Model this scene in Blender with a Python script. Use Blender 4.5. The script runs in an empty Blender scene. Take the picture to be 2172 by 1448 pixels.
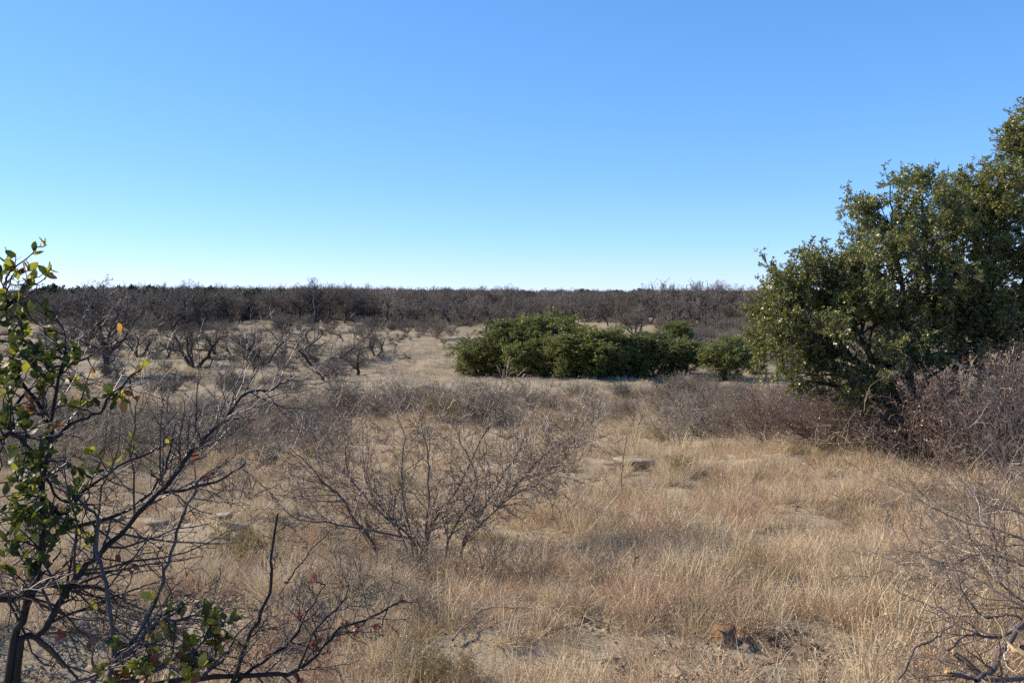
import bpy, math, random
import numpy as np
from mathutils import Vector, Matrix

# ------------------------------------------------------------------ camera, sky, sun
sc = bpy.context.scene
COL = sc.collection
EYE = 1.65
F = 1881.0                       # focal length in photo pixels (2172 wide)
TH = math.atan((724 - 616) / F)  # pitch below the horizon
cam_d = bpy.data.cameras.new('camera')
cam_d.sensor_width = 36.0
cam_d.lens = 36.0 * F / 2172.0
cam_d.clip_start = 0.05
cam_d.clip_end = 9000
cam = bpy.data.objects.new('camera', cam_d)
COL.objects.link(cam)
cam.location = (0, 0, EYE)
cam.rotation_euler = (math.pi / 2 - TH, 0, 0)
sc.camera = cam

SUN_AZ = math.radians(-76)       # from straight ahead (+Y), negative = left
SUN_EL = math.radians(36)
world = bpy.data.worlds.new('World')
sc.world = world
world.use_nodes = True
wn, wl = world.node_tree.nodes, world.node_tree.links
wn.clear()
sky = wn.new('ShaderNodeTexSky')
sky.sky_type = 'NISHITA'
sky.sun_disc = False
sky.sun_elevation = SUN_EL
sky.sun_rotation = SUN_AZ
sky.altitude = 2500
sky.air_density = 1.0
sky.dust_density = 0.0
sky.ozone_density = 10.0
bg = wn.new('ShaderNodeBackground')
bg.inputs['Strength'].default_value = 0.0955
wo = wn.new('ShaderNodeOutputWorld')
spl = wn.new('ShaderNodeSeparateColor'); cmb = wn.new('ShaderNodeCombineColor'); wl.new(sky.outputs['Color'], spl.inputs[0])
for ch, ex in ((0, .86), (1, .68), (2, .66)):      # softer contrast between zenith and horizon, as a camera records it
    pw = wn.new('ShaderNodeMath'); pw.operation = 'POWER'; pw.inputs[1].default_value = ex
    wl.new(spl.outputs[ch], pw.inputs[0]); wl.new(pw.outputs[0], cmb.inputs[ch])
tin = wn.new('ShaderNodeVectorMath'); tin.operation = 'MULTIPLY'; tin.inputs[1].default_value = (1.55, 2.03, 2.55)
wl.new(cmb.outputs[0], tin.inputs[0])
wl.new(tin.outputs[0], bg.inputs['Color'])
wl.new(bg.outputs['Background'], wo.inputs['Surface'])

sun_d = bpy.data.lights.new('sun', 'SUN')
sun_d.energy = 5.0
sun_d.angle = math.radians(0.53)
sun_d.color = (1.0, 0.88, 0.72)
sun = bpy.data.objects.new('sun', sun_d)
COL.objects.link(sun)
sdir = Vector((math.sin(SUN_AZ) * math.cos(SUN_EL), math.cos(SUN_AZ) * math.cos(SUN_EL), math.sin(SUN_EL)))
sun.rotation_euler = sdir.to_track_quat('Z', 'Y').to_euler()
sun.location = (-40, 20, 40)

sc.view_settings.view_transform = 'Standard'
sc.view_settings.look = 'None'
sc.view_settings.gamma = 1.0
sc.view_settings.exposure = 0.65
sc.view_settings.use_curve_mapping = False
sc.render.engine = 'CYCLES'
sc.cycles.max_bounces = 6
sc.cycles.diffuse_bounces = 2
sc.cycles.glossy_bounces = 2
sc.cycles.transmission_bounces = 3
sc.cycles.transparent_max_bounces = 4
sc.cycles.use_adaptive_sampling = True
sc.cycles.use_denoising = False

# ------------------------------------------------------------------ terrain height
_py = np.array([-40, 0, 4, 7, 16, 26, 45, 60, 150, 300, 600, 1200, 4500.])
_pz = np.array([.6, 0, -.3, -.62, -1.58, -2.7, -4.25, -4.72, -4.85, -4.5, -3.7, -5.0, -7.0])
_t = np.linspace(math.log(5.), math.log(4600.), 3000)
_z = np.interp(np.exp(_t) - 45, _py, _pz)
_k = np.hanning(91); _k /= _k.sum()
_z = np.convolve(np.pad(_z, 45, mode='edge'), _k, mode='valid')
_z -= np.interp(math.log(45.), _t, _z)
_rw = np.random.RandomState(11)
_W = []
for lam, amp, n in ((38, .16, 5), (11, .07, 6), (3.7, .035, 7), (1.3, .014, 8), (.5, .007, 8)):
    for i in range(n):
        a = _rw.uniform(0, 2 * math.pi)
        l = lam * _rw.uniform(.7, 1.3)
        _W.append((math.cos(a) * 2 * math.pi / l, math.sin(a) * 2 * math.pi / l, _rw.uniform(0, 6.28), amp, lam))

def H(x, y):
    x = np.asarray(x, float); y = np.asarray(y, float)
    z = np.interp(np.log(np.maximum(y + 45, 5.)), _t, _z)
    z = z + 1.2 * np.exp(-((x + 95) / 95) ** 2) * np.clip((y - 190) / 120, 0, 1) * np.clip((700 - y) / 300, 0, 1)
    for kx, ky, p, amp, lam in _W:
        f = amp
        if lam < 2:
            f = amp * np.clip((28 - y) / 14, 0, 1)
        elif lam > 8:
            f = amp * np.clip(y / 25, 0, 1)
        z = z + f * np.sin(kx * x + ky * y + p)
    return z
_H0 = float(H(0, 0))
_H = H
def H(x, y): return _H(x, y) - _H0

def W(px, py, d):
    """world point seen at photo pixel (px, py) at forward distance d"""
    xc = (px - 1086) / F; yc = -(py - 724) / F
    Y = math.cos(TH) + yc * math.sin(TH); Z = -math.sin(TH) + yc * math.cos(TH)
    s = d / Y
    return np.array([xc * s, d, EYE + Z * s])

def gp(px, py):
    """ground point under photo pixel"""
    ds = np.exp(np.linspace(math.log(1.2), math.log(900), 1500))
    xc = (px - 1086) / F; yc = -(py - 724) / F
    Y = math.cos(TH) + yc * math.sin(TH); Z = -math.sin(TH) + yc * math.cos(TH)
    x = xc * ds / Y; z = EYE + Z * ds / Y
    g = H(x, ds)
    i = np.argmax(z < g)
    if i == 0: i = len(ds) - 1
    return np.array([x[i], ds[i], g[i]])

def gx(px, d):
    x = (px - 1086) / F * d / math.cos(TH)
    return np.array([x, d, float(H(x, d))])

# ------------------------------------------------------------------ materials
def ramp(nt, cols, pos=None, interp='LINEAR'):
    r = nt.nodes.new('ShaderNodeValToRGB')
    r.color_ramp.interpolation = interp
    n = len(cols)
    pos = pos or [i / max(1, n - 1) for i in range(n)]
    while len(r.color_ramp.elements) < n: r.color_ramp.elements.new(0.5)
    for e, c, p in zip(r.color_ramp.elements, cols, pos):
        e.position = p; e.color = (*c, 1)
    return r

def veg(name, cols, rough=.75, spec=.25, trans=0., tcol=None, objvar=.25, pos=None):
    m = bpy.data.materials.new(name); m.use_nodes = True
    nt = m.node_tree; nt.nodes.clear(); N = nt.nodes; L = nt.links
    out = N.new('ShaderNodeOutputMaterial')
    geo = N.new('ShaderNodeNewGeometry')
    r = ramp(nt, cols, pos)
    L.new(geo.outputs['Random Per Island'], r.inputs['Fac'])
    oi = N.new('ShaderNodeObjectInfo')
    mr = N.new('ShaderNodeMapRange')
    mr.inputs['To Min'].default_value = 1 - objvar; mr.inputs['To Max'].default_value = 1 + objvar
    L.new(oi.outputs['Random'], mr.inputs['Value'])
    tc = N.new('ShaderNodeTexCoord')
    no = N.new('ShaderNodeTexNoise'); no.inputs['Scale'].default_value = 9.0; no.inputs['Detail'].default_value = 2
    L.new(tc.outputs['Object'], no.inputs['Vector'])
    mr2 = N.new('ShaderNodeMapRange'); mr2.inputs['From Min'].default_value = .3; mr2.inputs['From Max'].default_value = .7
    mr2.inputs['To Min'].default_value = .78; mr2.inputs['To Max'].default_value = 1.22
    L.new(no.outputs['Fac'], mr2.inputs['Value'])
    mu = N.new('ShaderNodeMath'); mu.operation = 'MULTIPLY'
    L.new(mr.outputs['Result'], mu.inputs[0]); L.new(mr2.outputs['Result'], mu.inputs[1])
    vm = N.new('ShaderNodeVectorMath'); vm.operation = 'SCALE'
    L.new(r.outputs['Color'], vm.inputs[0]); L.new(mu.outputs[0], vm.inputs['Scale'])
    p = N.new('ShaderNodeBsdfPrincipled')
    p.inputs['Roughness'].default_value = rough
    p.inputs['Specular IOR Level'].default_value = spec
    L.new(vm.outputs[0], p.inputs['Base Color'])
    if trans > 0:
        t = N.new('ShaderNodeBsdfTranslucent')
        if tcol:
            mx = N.new('ShaderNodeMix'); mx.data_type = 'RGBA'; mx.blend_type = 'MULTIPLY'; mx.inputs[0].default_value = 1
            mx.inputs[7].default_value = (*tcol, 1)
            L.new(vm.outputs[0], mx.inputs[6]); L.new(mx.outputs[2], t.inputs['Color'])
        else:
            L.new(vm.outputs[0], t.inputs['Color'])
        ms = N.new('ShaderNodeMixShader'); ms.inputs[0].default_value = trans
        L.new(p.outputs[0], ms.inputs[1]); L.new(t.outputs[0], ms.inputs[2]); L.new(ms.outputs[0], out.inputs['Surface'])
    else:
        L.new(p.outputs[0], out.inputs['Surface'])
    return m

def rocky(name, cols, scale=3., bump=.4, rough=.9, fine=60., pos=None, dist=.02):
    m = bpy.data.materials.new(name); m.use_nodes = True
    nt = m.node_tree; N = nt.nodes; L = nt.links
    p = N['Principled BSDF']; p.inputs['Roughness'].default_value = rough; p.inputs['Specular IOR Level'].default_value = .15
    tc = N.new('ShaderNodeTexCoord')
    a = N.new('ShaderNodeTexNoise'); a.inputs['Scale'].default_value = scale; a.inputs['Detail'].default_value = 8; a.inputs['Roughness'].default_value = .65
    b = N.new('ShaderNodeTexNoise'); b.inputs['Scale'].default_value = fine; b.inputs['Detail'].default_value = 4
    L.new(tc.outputs['Object'], a.inputs['Vector']); L.new(tc.outputs['Object'], b.inputs['Vector'])
    mx = N.new('ShaderNodeMath'); mx.operation = 'MULTIPLY_ADD'; mx.inputs[1].default_value = .45
    L.new(b.outputs['Fac'], mx.inputs[0]); 
    sb = N.new('ShaderNodeMath'); sb.operation = 'SUBTRACT'; sb.inputs[1].default_value = .22
    L.new(a.outputs['Fac'], sb.inputs[0]); L.new(sb.outputs[0], mx.inputs[2])
    r = ramp(nt, cols, pos); L.new(mx.outputs[0], r.inputs['Fac']); L.new(r.outputs['Color'], p.inputs['Base Color'])
    bp = N.new('ShaderNodeBump'); bp.inputs['Strength'].default_value = bump; bp.inputs['Distance'].default_value = dist
    L.new(mx.outputs[0], bp.inputs['Height']); L.new(bp.outputs['Normal'], p.inputs['Normal'])
    return m

M = {}
M['grass'] = veg('dry_grass', [(.37, .27, .15), (.56, .43, .255), (.68, .55, .35), (.47, .35, .205), (.80, .68, .47)], .65, .3, .25, objvar=.22)
M['grass_red'] = veg('russet_grass', [(.37, .235, .14), (.54, .37, .235), (.43, .28, .17)], .7, .25, .2, objvar=.25)
M['grass_gold'] = veg('golden_grass', [(.38, .30, .17), (.48, .38, .23), (.33, .255, .15)], .7, .25, .2, objvar=.25)
M['grass_grey'] = veg('weathered_grass', [(.36, .30, .225), (.52, .44, .34), (.24, .19, .14)], .8, .2, .15, objvar=.2)
M['forb'] = veg('olive_weed', [(.30, .25, .10), (.38, .31, .12), (.22, .20, .09), (.42, .33, .17)], .7, .2, .2, objvar=.15)
M['twig_grey'] = veg('grey_twig', [(.125, .094, .063), (.255, .196, .135), (.165, .127, .088), (.46, .365, .26)], .6, .35, objvar=.15)
M['twig_dark'] = veg('dark_twig', [(.055, .043, .038), (.10, .082, .074), (.14, .118, .108), (.07, .05, .043)], .6, .35, objvar=.2)
M['twig_wood'] = veg('woodland_twig', [(.105, .085, .068), (.185, .152, .122), (.135, .11, .087), (.31, .265, .22)], .8, .15, objvar=.42)
M['twig_red'] = veg('reddish_twig', [(.135, .10, .078), (.085, .062, .048), (.26, .205, .165)], .6, .3, objvar=.15)
M['bark_dark'] = rocky('dark_bark', [(.028, .023, .021), (.07, .058, .052), (.13, .115, .105)], 14, .6, .8, 90, pos=[.3, .55, .8], dist=.01)
M['bark_bush'] = rocky('blackish_bark', [(.014, .011, .011), (.028, .023, .023), (.065, .056, .056)], 22, .6, .55, 200, pos=[.3, .6, .85], dist=.003)
M['bark_near'] = rocky('mesquite_bark', [(.06, .042, .034), (.17, .13, .11), (.38, .33, .29)], 25, .5, .65, 140, pos=[.3, .55, .8], dist=.003)
M['bark_purple'] = rocky('purple_grey_bark', [(.055, .042, .043), (.095, .076, .078), (.16, .135, .14)], 30, .4, .5, 160, pos=[.3, .55, .8], dist=.003)
M['split_wood'] = rocky('split_wood', [(.45, .26, .11), (.66, .46, .22), (.72, .56, .32)], 40, .5, .7, 200, pos=[.3, .55, .8], dist=.004)
M['oak_leaf'] = veg('oak_leaf', [(.085, .098, .019), (.16, .17, .034), (.25, .245, .065), (.115, .124, .025), (.33, .29, .10), (.22, .13, .055)], .42, .9, .3, (1.3, 1.5, .5), objvar=.1, pos=[0, .25, .5, .75, .93, 1])
M['oak_far'] = veg('live_oak_leaf', [(.095, .112, .022), (.165, .176, .038), (.235, .235, .06), (.125, .137, .03)], .5, .6, .25, (1.3, 1.4, .6), objvar=.15)
M['juniper'] = veg('juniper_leaf', [(.05, .062, .03), (.08, .095, .045), (.11, .125, .06)], .6, .2, 0, objvar=.2)
M['red_leaf'] = veg('dry_red_leaf', [(.13, .052, .034), (.22, .095, .065), (.36, .21, .15), (.085, .037, .026)], .4, .5, .2, objvar=.15)
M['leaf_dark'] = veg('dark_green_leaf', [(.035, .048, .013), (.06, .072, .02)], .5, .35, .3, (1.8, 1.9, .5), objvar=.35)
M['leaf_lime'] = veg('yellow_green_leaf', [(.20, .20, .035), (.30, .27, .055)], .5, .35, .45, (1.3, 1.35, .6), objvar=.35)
M['leaf_orange'] = veg('orange_leaf', [(.30, .14, .04), (.42, .27, .07)], .4, .4, .45, (1.2, 1, .7), objvar=.3)
M['leaf_red'] = veg('brown_red_leaf', [(.15, .04, .028), (.22, .075, .045)], .4, .5, .3, (1.4, 1, .8), objvar=.4)
M['rock'] = rocky('tan_limestone', [(.12, .09, .062), (.28, .225, .155), (.44, .37, .27)], 3.5, .8, .9, 45, pos=[.25, .5, .8])
M['rock_orange'] = rocky('iron_stained_rock', [(.09, .05, .03), (.20, .12, .065), (.34, .24, .15)], 6, .8, .9, 60, pos=[.25, .5, .8])
M['pebble'] = veg('pebble', [(.40, .33, .23), (.55, .47, .34), (.30, .21, .13), (.48, .36, .22)], .9, .1, objvar=.2)
M['litter'] = veg('leaf_litter', [(.16, .10, .065), (.30, .21, .14), (.10, .07, .05), (.40, .31, .22)], .8, .2, objvar=.2)
M['pole'] = rocky('weathered_pole', [(.12, .10, .09), (.2, .17, .15)], 5, .2)
M['pole_white'] = rocky('pale_pole', [(.6, .6, .6), (.75, .75, .75)], 5, .1)
M['pad'] = rocky('cactus_pad', [(.05, .075, .055), (.10, .135, .10)], 12, .2, .6, 90)

def ground_mat():
    m = bpy.data.materials.new('dry_ground'); m.use_nodes = True
    nt = m.node_tree; N = nt.nodes; L = nt.links
    p = N['Principled BSDF']; p.inputs['Roughness'].default_value = .95; p.inputs['Specular IOR Level'].default_value = .1
    tc = N.new('ShaderNodeTexCoord')
    def noise(s, d=6, r=.6):
        n = N.new('ShaderNodeTexNoise'); n.inputs['Scale'].default_value = s; n.inputs['Detail'].default_value = d
        n.inputs['Roughness'].default_value = r; L.new(tc.outputs['Object'], n.inputs['Vector']); return n
    a = noise(.22); b = noise(2.2); c = noise(38, 5, .7); d = noise(.035, 5)
    r1 = ramp(nt, [(.24, .185, .12), (.38, .305, .20), (.50, .42, .29)], [.35, .55, .75])
    L.new(b.outputs['Fac'], r1.inputs['Fac'])
    r2 = ramp(nt, [(.19, .14, .095), (.40, .32, .21), (.66, .57, .42)], [.3, .52, .75])
    L.new(c.outputs['Fac'], r2.inputs['Fac'])
    mx = N.new('ShaderNodeMix'); mx.data_type = 'RGBA'; mx.inputs[0].default_value = .5
    L.new(r1.outputs[0], mx.inputs[6]); L.new(r2.outputs[0], mx.inputs[7])
    r3 = ramp(nt, [(.26, .21, .14), (.185, .155, .115)], [.42, .62])
    L.new(a.outputs['Fac'], r3.inputs['Fac'])
    # with distance from the near slope the bare soil gives way to short dry turf
    sx = N.new('ShaderNodeSeparateXYZ'); L.new(tc.outputs['Object'], sx.inputs[0])
    mr = N.new('ShaderNodeMapRange'); mr.inputs['From Min'].default_value = 14; mr.inputs['From Max'].default_value = 42
    mr.inputs['To Max'].default_value = .75
    L.new(sx.outputs['Y'], mr.inputs['Value'])
    mx2 = N.new('ShaderNodeMix'); mx2.data_type = 'RGBA'; L.new(mr.outputs[0], mx2.inputs[0])
    L.new(mx.outputs[2], mx2.inputs[6]); L.new(r3.outputs[0], mx2.inputs[7])
    mrd = N.new('ShaderNodeMapRange'); mrd.inputs['From Min'].default_value = .35; mrd.inputs['From Max'].default_value = .65
    mrd.inputs['To Min'].default_value = .8; mrd.inputs['To Max'].default_value = 1.15
    L.new(d.outputs['Fac'], mrd.inputs['Value'])
    vm = N.new('ShaderNodeVectorMath'); vm.operation = 'SCALE'
    L.new(mx2.outputs[2], vm.inputs[0]); L.new(mrd.outputs[0], vm.inputs['Scale'])
    L.new(vm.outputs[0], p.inputs['Base Color'])
    bp = N.new('ShaderNodeBump'); bp.inputs['Strength'].default_value = .8; bp.inputs['Distance'].default_value = .02
    L.new(c.outputs['Fac'], bp.inputs['Height']); L.new(bp.outputs[0], p.inputs['Normal'])
    return m
M['ground'] = ground_mat()

# ------------------------------------------------------------------ mesh builder
def nrm(v):
    return v / np.maximum(np.linalg.norm(v, axis=-1, keepdims=True), 1e-9)

class MB:
    def __init__(s): s.v = []; s.f = []; s.n = 0
    def add(s, verts, faces):
        s.v.append(np.asarray(verts, np.float32).reshape(-1, 3))
        faces = np.asarray(faces, np.int64)
        s.f.append(faces + s.n); s.n += len(s.v[-1])
    def tubes(s, P, R, sides=3):
        Mn, n, _ = P.shape
        if Mn == 0: return
        T = nrm(np.gradient(P, axis=1))
        mean = nrm(P[:, -1] - P[:, 0])
        ax = np.argmin(np.abs(mean), axis=1)
        ref = np.zeros((Mn, 3)); ref[np.arange(Mn), ax] = 1
        u = nrm(np.cross(T, ref[:, None, :])); w = np.cross(T, u)
        a = np.arange(sides) * 2 * math.pi / sides
        V = P[:, :, None, :] + R[:, :, None, None] * (np.cos(a)[None, None, :, None] * u[:, :, None, :] + np.sin(a)[None, None, :, None] * w[:, :, None, :])
        i, j, k = np.meshgrid(np.arange(Mn), np.arange(n - 1), np.arange(sides), indexing='ij')
        k2 = (k + 1) % sides
        b = i * n * sides
        q = np.stack([b + j * sides + k, b + j * sides + k2, b + (j + 1) * sides + k2, b + (j + 1) * sides + k], -1).reshape(-1, 4)
        s.add(V.reshape(-1, 3), q)
    def ribbons(s, P, Wd, side):
        Mn, n, _ = P.shape
        A = P - side[:, None, :] * Wd[:, :, None] * .5; B = P + side[:, None, :] * Wd[:, :, None] * .5
        V = np.stack([A, B], 2).reshape(-1, 3)
        i, j = np.meshgrid(np.arange(Mn), np.arange(n - 1), indexing='ij')
        b = i * n * 2 + j * 2
        s.add(V, np.stack([b, b + 1, b + 3, b + 2], -1).reshape(-1, 4))
    def leaves(s, P, D, Nn, ln, wd):
        """folded rhombus leaves: P base, D direction, Nn normal"""
        m = len(P)
        if m == 0: return
        D = nrm(D); S = nrm(np.cross(D, Nn)); Nn = np.cross(S, D)
        ln = np.broadcast_to(ln, (m,))[:, None]; wd = np.broadcast_to(wd, (m,))[:, None]
        V = np.stack([P, P + D * ln * .5 + S * wd * .5 + Nn * wd * .12, P + D * ln, P + D * ln * .5 - S * wd * .5 + Nn * wd * .12], 1)
        b = np.arange(m)[:, None] * 4
        s.add(V.reshape(-1, 3), np.concatenate([np.hstack([b, b + 1, b + 2, b + 3])], 0))
    def mesh(s, name, mat, smooth=False):
        me = bpy.data.meshes.new(name)
        if not s.v: return me
        V = np.concatenate(s.v); 
        loops = np.concatenate([f.ravel() for f in s.f]); tot = np.concatenate([np.full(len(f), f.shape[1]) for f in s.f])
        st = np.concatenate([[0], np.cumsum(tot)[:-1]])
        me.vertices.add(len(V)); me.vertices.foreach_set('co', V.ravel().astype(np.float32))
        me.loops.add(len(loops)); me.loops.foreach_set('vertex_index', loops.astype(np.int32))
        me.polygons.add(len(tot)); me.polygons.foreach_set('loop_start', st.astype(np.int32)); me.polygons.foreach_set('loop_total', tot.astype(np.int32))
        me.update(calc_edges=True)
        if smooth: me.polygons.foreach_set('use_smooth', np.ones(len(tot), bool))
        me.materials.append(mat)
        return me

def obj(name, me, parent=None, kind=None, link=True):
    o = bpy.data.objects.new(name, me)
    if link: COL.objects.link(o)
    if parent: o.parent = parent
    if kind: o['kind'] = kind
    return o
def tag(o, label, cat, group=None):
    o['label'] = label; o['category'] = cat
    if group: o['group'] = group
    return o
def thing(name, label, cat, loc=(0, 0, 0), group=None, rz=0.):
    o = bpy.data.objects.new(name, None); COL.objects.link(o)
    o.empty_display_size = .2
    o.location = [float(c) for c in loc]; o.rotation_euler = (0, 0, rz)
    return tag(o, label, cat, group)
_used = set()
def place(proto, label, cat, loc, rz=0., s=1., group=None, name=None, sz=None, tilt=(0, 0)):
    """first use moves the prototype itself, later uses copy it with its parts"""
    if proto.name not in _used:
        _used.add(proto.name); r = proto
    else:
        r = proto.copy(); COL.objects.link(r)
        for ch in proto.children:
            c = ch.copy(); COL.objects.link(c); c.parent = r
    if name: r.name = name
    r.location = [float(c) for c in loc]; r.rotation_euler = (tilt[0], tilt[1], rz)
    r.scale = (s, s, sz or s)
    if 'group' in r: del r['group']
    return tag(r, label, cat, group)

# ------------------------------------------------------------------ branching
def grow(rg, S, D, L, n, wig=.15, up=0., zig=0.):
    m = len(S); P = np.zeros((m, n, 3)); P[:, 0] = S; d = nrm(D.copy()); st = (L / (n - 1))[:, None]
    zp = nrm(np.cross(d, rg.normal(size=(m, 3))))
    for i in range(1, n):
        d = nrm(d + rg.normal(size=(m, 3)) * wig + np.array([0, 0, up]) + zp * (zig if i % 2 else -zig) * 1.0)
        P[:, i] = P[:, i - 1] + d * st
    return P
def spawn(rg, P, R, L, k, t0=.2, t1=1., ang=(.5, 1.1), lr=.5, rr=.6, rmin=.0, lp=0.5):
    m, n, _ = P.shape
    t = t0 + (t1 - t0) * (np.arange(k)[None] + rg.uniform(0, 1, (m, k))) / k
    t = np.clip(t, 0, .999); f = t * (n - 1); i = f.astype(int); w = (f - i)[..., None]
    r_ = np.arange(m)[:, None]
    A = P[r_, i]; B = P[r_, i + 1]; S = A * (1 - w) + B * w; T = nrm(B - A)
    Rr = R[r_, i] * (1 - w[..., 0]) + R[r_, i + 1] * w[..., 0]
    q = nrm(np.cross(T, rg.normal(size=T.shape))); a = rg.uniform(ang[0], ang[1], t.shape)[..., None]
    D = T * np.cos(a) + q * np.sin(a)
    Ln = L[:, None] * lr * (1 - lp * t) * rg.uniform(.6, 1.3, t.shape)
    return S.reshape(-1, 3), D.reshape(-1, 3), Ln.ravel(), np.maximum(Rr * rr, rmin).ravel()
def taper(r0, n, e=.35, p=1.):
    t = np.linspace(0, 1, n) ** p
    return r0[:, None] * (1 - (1 - e) * t)[None]

def bare(rg, S, D, L, R, spec, n0=8, wig0=.12, up0=.05, zig0=0., rmin=.003, e0=.4):
    """spec: list of dict(k, t0,t1, ang, lr, rr, n, wig, up, zig); returns list of (P,R,L)"""
    P = grow(rg, S, D, L, n0, wig0, up0, zig0); Rr = taper(R, n0, e0); out = [(P, Rr, L)]
    for s in spec:
        S1, D1, L1, R1 = spawn(rg, P, Rr, L, s['k'], s.get('t0', .25), s.get('t1', 1.), s.get('ang', (.4, 1.1)), s.get('lr', .55), s.get('rr', .6), rmin, s.get('lp', .5))
        P = grow(rg, S1, D1, L1, s.get('n', 5), s.get('wig', .2), s.get('up', .05), s.get('zig', 0.)); Rr = taper(R1, s.get('n', 5), s.get('e', .4)); L = L1
        out.append((P, Rr, L))
    return out
def twig_leaves(rg, mb, P, per, ln, wd, upb=.6, t0=.2):
    m, n, _ = P.shape
    t = rg.uniform(t0, 1, (m, per)) * (n - 1) * .999; i = t.astype(int); w = (t - i)[..., None]; r_ = np.arange(m)[:, None]
    A = P[r_, i]; B = P[r_, i + 1]; X = (A * (1 - w) + B * w).reshape(-1, 3); T = nrm(B - A).reshape(-1, 3)
    D = nrm(T * .6 + rg.normal(size=X.shape) * .7); Nn = nrm(rg.normal(size=X.shape) + np.array([0, 0, upb]))
    s = rg.uniform(.6, 1.25, len(X))
    mb.leaves(X, D, Nn, ln * s, wd * s)

# ------------------------------------------------------------------ ground
def build_ground():
    ny, nx = 430, 300
    v = np.linspace(0, 1, ny)
    y = -14 + 14 * 0 + (np.exp(v * math.log(4300 / 5.)) * 5 - 5) + 0.0
    y = np.concatenate([np.linspace(-30, -14.6, 8), y])
    ny = len(y)
    u = np.linspace(-1, 1, nx); u = np.sign(u) * (np.abs(u) ** 1.25)
    X = u[None, :] * (18 + np.maximum(y, 0)[:, None] * .95)
    Y = np.repeat(y[:, None], nx, 1)
    Z = H(X, Y)
    mb = MB(); i, j = np.meshgrid(np.arange(ny - 1), np.arange(nx - 1), indexing='ij'); b = i * nx + j
    mb.add(np.stack([X, Y, Z], -1).reshape(-1, 3), np.stack([b, b + 1, b + nx + 1, b + nx], -1).reshape(-1, 4))
    obj('ground', mb.mesh('ground', M['ground'], True), kind='structure')
build_ground()

# ------------------------------------------------------------------ scattering of what nobody could count
def scatter(name, protos, pts, rot, scl, idx, label, cat):
    col = bpy.data.collections.new(name + '_sources')
    for k, me in enumerate(protos):
        col.objects.link(bpy.data.objects.new('%s_source_%02d' % (name, k), me))
    me = bpy.data.meshes.new(name)
    n = len(pts); me.vertices.add(n); me.vertices.foreach_set('co', np.asarray(pts, np.float32).ravel())
    a = me.attributes.new('rot', 'FLOAT_VECTOR', 'POINT'); a.data.foreach_set('vector', np.asarray(rot, np.float32).ravel())
    a = me.attributes.new('scl', 'FLOAT_VECTOR', 'POINT'); a.data.foreach_set('vector', np.asarray(scl, np.float32).ravel())
    a = me.attributes.new('pick', 'INT', 'POINT'); a.data.foreach_set('value', np.asarray(idx, np.int32))
    o = obj(name, me, kind='stuff')
    g = bpy.data.node_groups.new(name, 'GeometryNodeTree')
    g.interface.new_socket('Geometry', in_out='INPUT', socket_type='NodeSocketGeometry')
    g.interface.new_socket('Geometry', in_out='OUTPUT', socket_type='NodeSocketGeometry')
    N, L = g.nodes, g.links
    gi = N.new('NodeGroupInput'); go = N.new('NodeGroupOutput')
    ci = N.new('GeometryNodeCollectionInfo'); ci.inputs['Collection'].default_value = col
    ci.inputs['Separate Children'].default_value = True; ci.inputs['Reset Children'].default_value = True
    ip = N.new('GeometryNodeInstanceOnPoints'); ip.inputs['Pick Instance'].default_value = True
    def na(nm, ty):
        q = N.new('GeometryNodeInputNamedAttribute'); q.data_type = ty; q.inputs['Name'].default_value = nm
        return [s for s in q.outputs if s.enabled and s.name == 'Attribute'][0]
    L.new(gi.outputs[0], ip.inputs['Points']); L.new(ci.outputs[0], ip.inputs['Instance'])
    L.new(na('pick', 'INT'), ip.inputs['Instance Index']); L.new(na('scl', 'FLOAT_VECTOR'), ip.inputs['Scale'])
    e = N.new('FunctionNodeEulerToRotation'); L.new(na('rot', 'FLOAT_VECTOR'), e.inputs[0]); L.new(e.outputs[0], ip.inputs['Rotation'])
    L.new(ip.outputs[0], go.inputs[0])
    md = o.modifiers.new('scatter', 'NODES'); md.node_group = g
    return tag(o, label, cat)

rg = np.random.RandomState(5)
def tuft(rg, n, h, spread, lean, wid, bend, mat, heads=0.):
    mb = MB()
    S = np.zeros((n, 3)); a = rg.uniform(0, 6.28, n); r = spread * np.sqrt(rg.uniform(0, 1, n))
    S[:, 0] = r * np.cos(a); S[:, 1] = r * np.sin(a); S[:, 2] = -.02
    out = np.stack([np.cos(a), np.sin(a), 0 * a], 1)
    D = nrm(out * (rg.uniform(0, lean, n) * (r / spread + .3))[:, None] + rg.normal(size=(n, 3)) * .18 + np.array([0, 0, 1.]))
    L = h * rg.uniform(.35, 1.1, n)
    k = 5; P = np.zeros((n, k, 3)); P[:, 0] = S; d = D
    bd = nrm(rg.normal(size=(n, 3)) * [1, 1, .15]) * (rg.uniform(0, bend, n))[:, None]
    for i in range(1, k):
        d = nrm(d + bd + rg.normal(size=(n, 3)) * .06 + np.array([0, 0, -.05 * i * bend]))
        P[:, i] = P[:, i - 1] + d * (L / (k - 1))[:, None]
    side = nrm(np.cross(D, rg.normal(size=(n, 3))))
    wd = wid * rg.uniform(.6, 1.3, n)[:, None] * np.array([1, .95, .8, .6, .18])[None]
    mb.ribbons(P, wd, side)
    if heads > 0:
        j = rg.uniform(0, 1, n) < heads
        X = P[j][:, 2:].reshape(-1, 3)
        mb.leaves(X, rg.normal(size=X.shape) + [0, 0, 1], rg.normal(size=X.shape), .022, .006)
    return mb.mesh('grass_tuft', mat)

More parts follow.
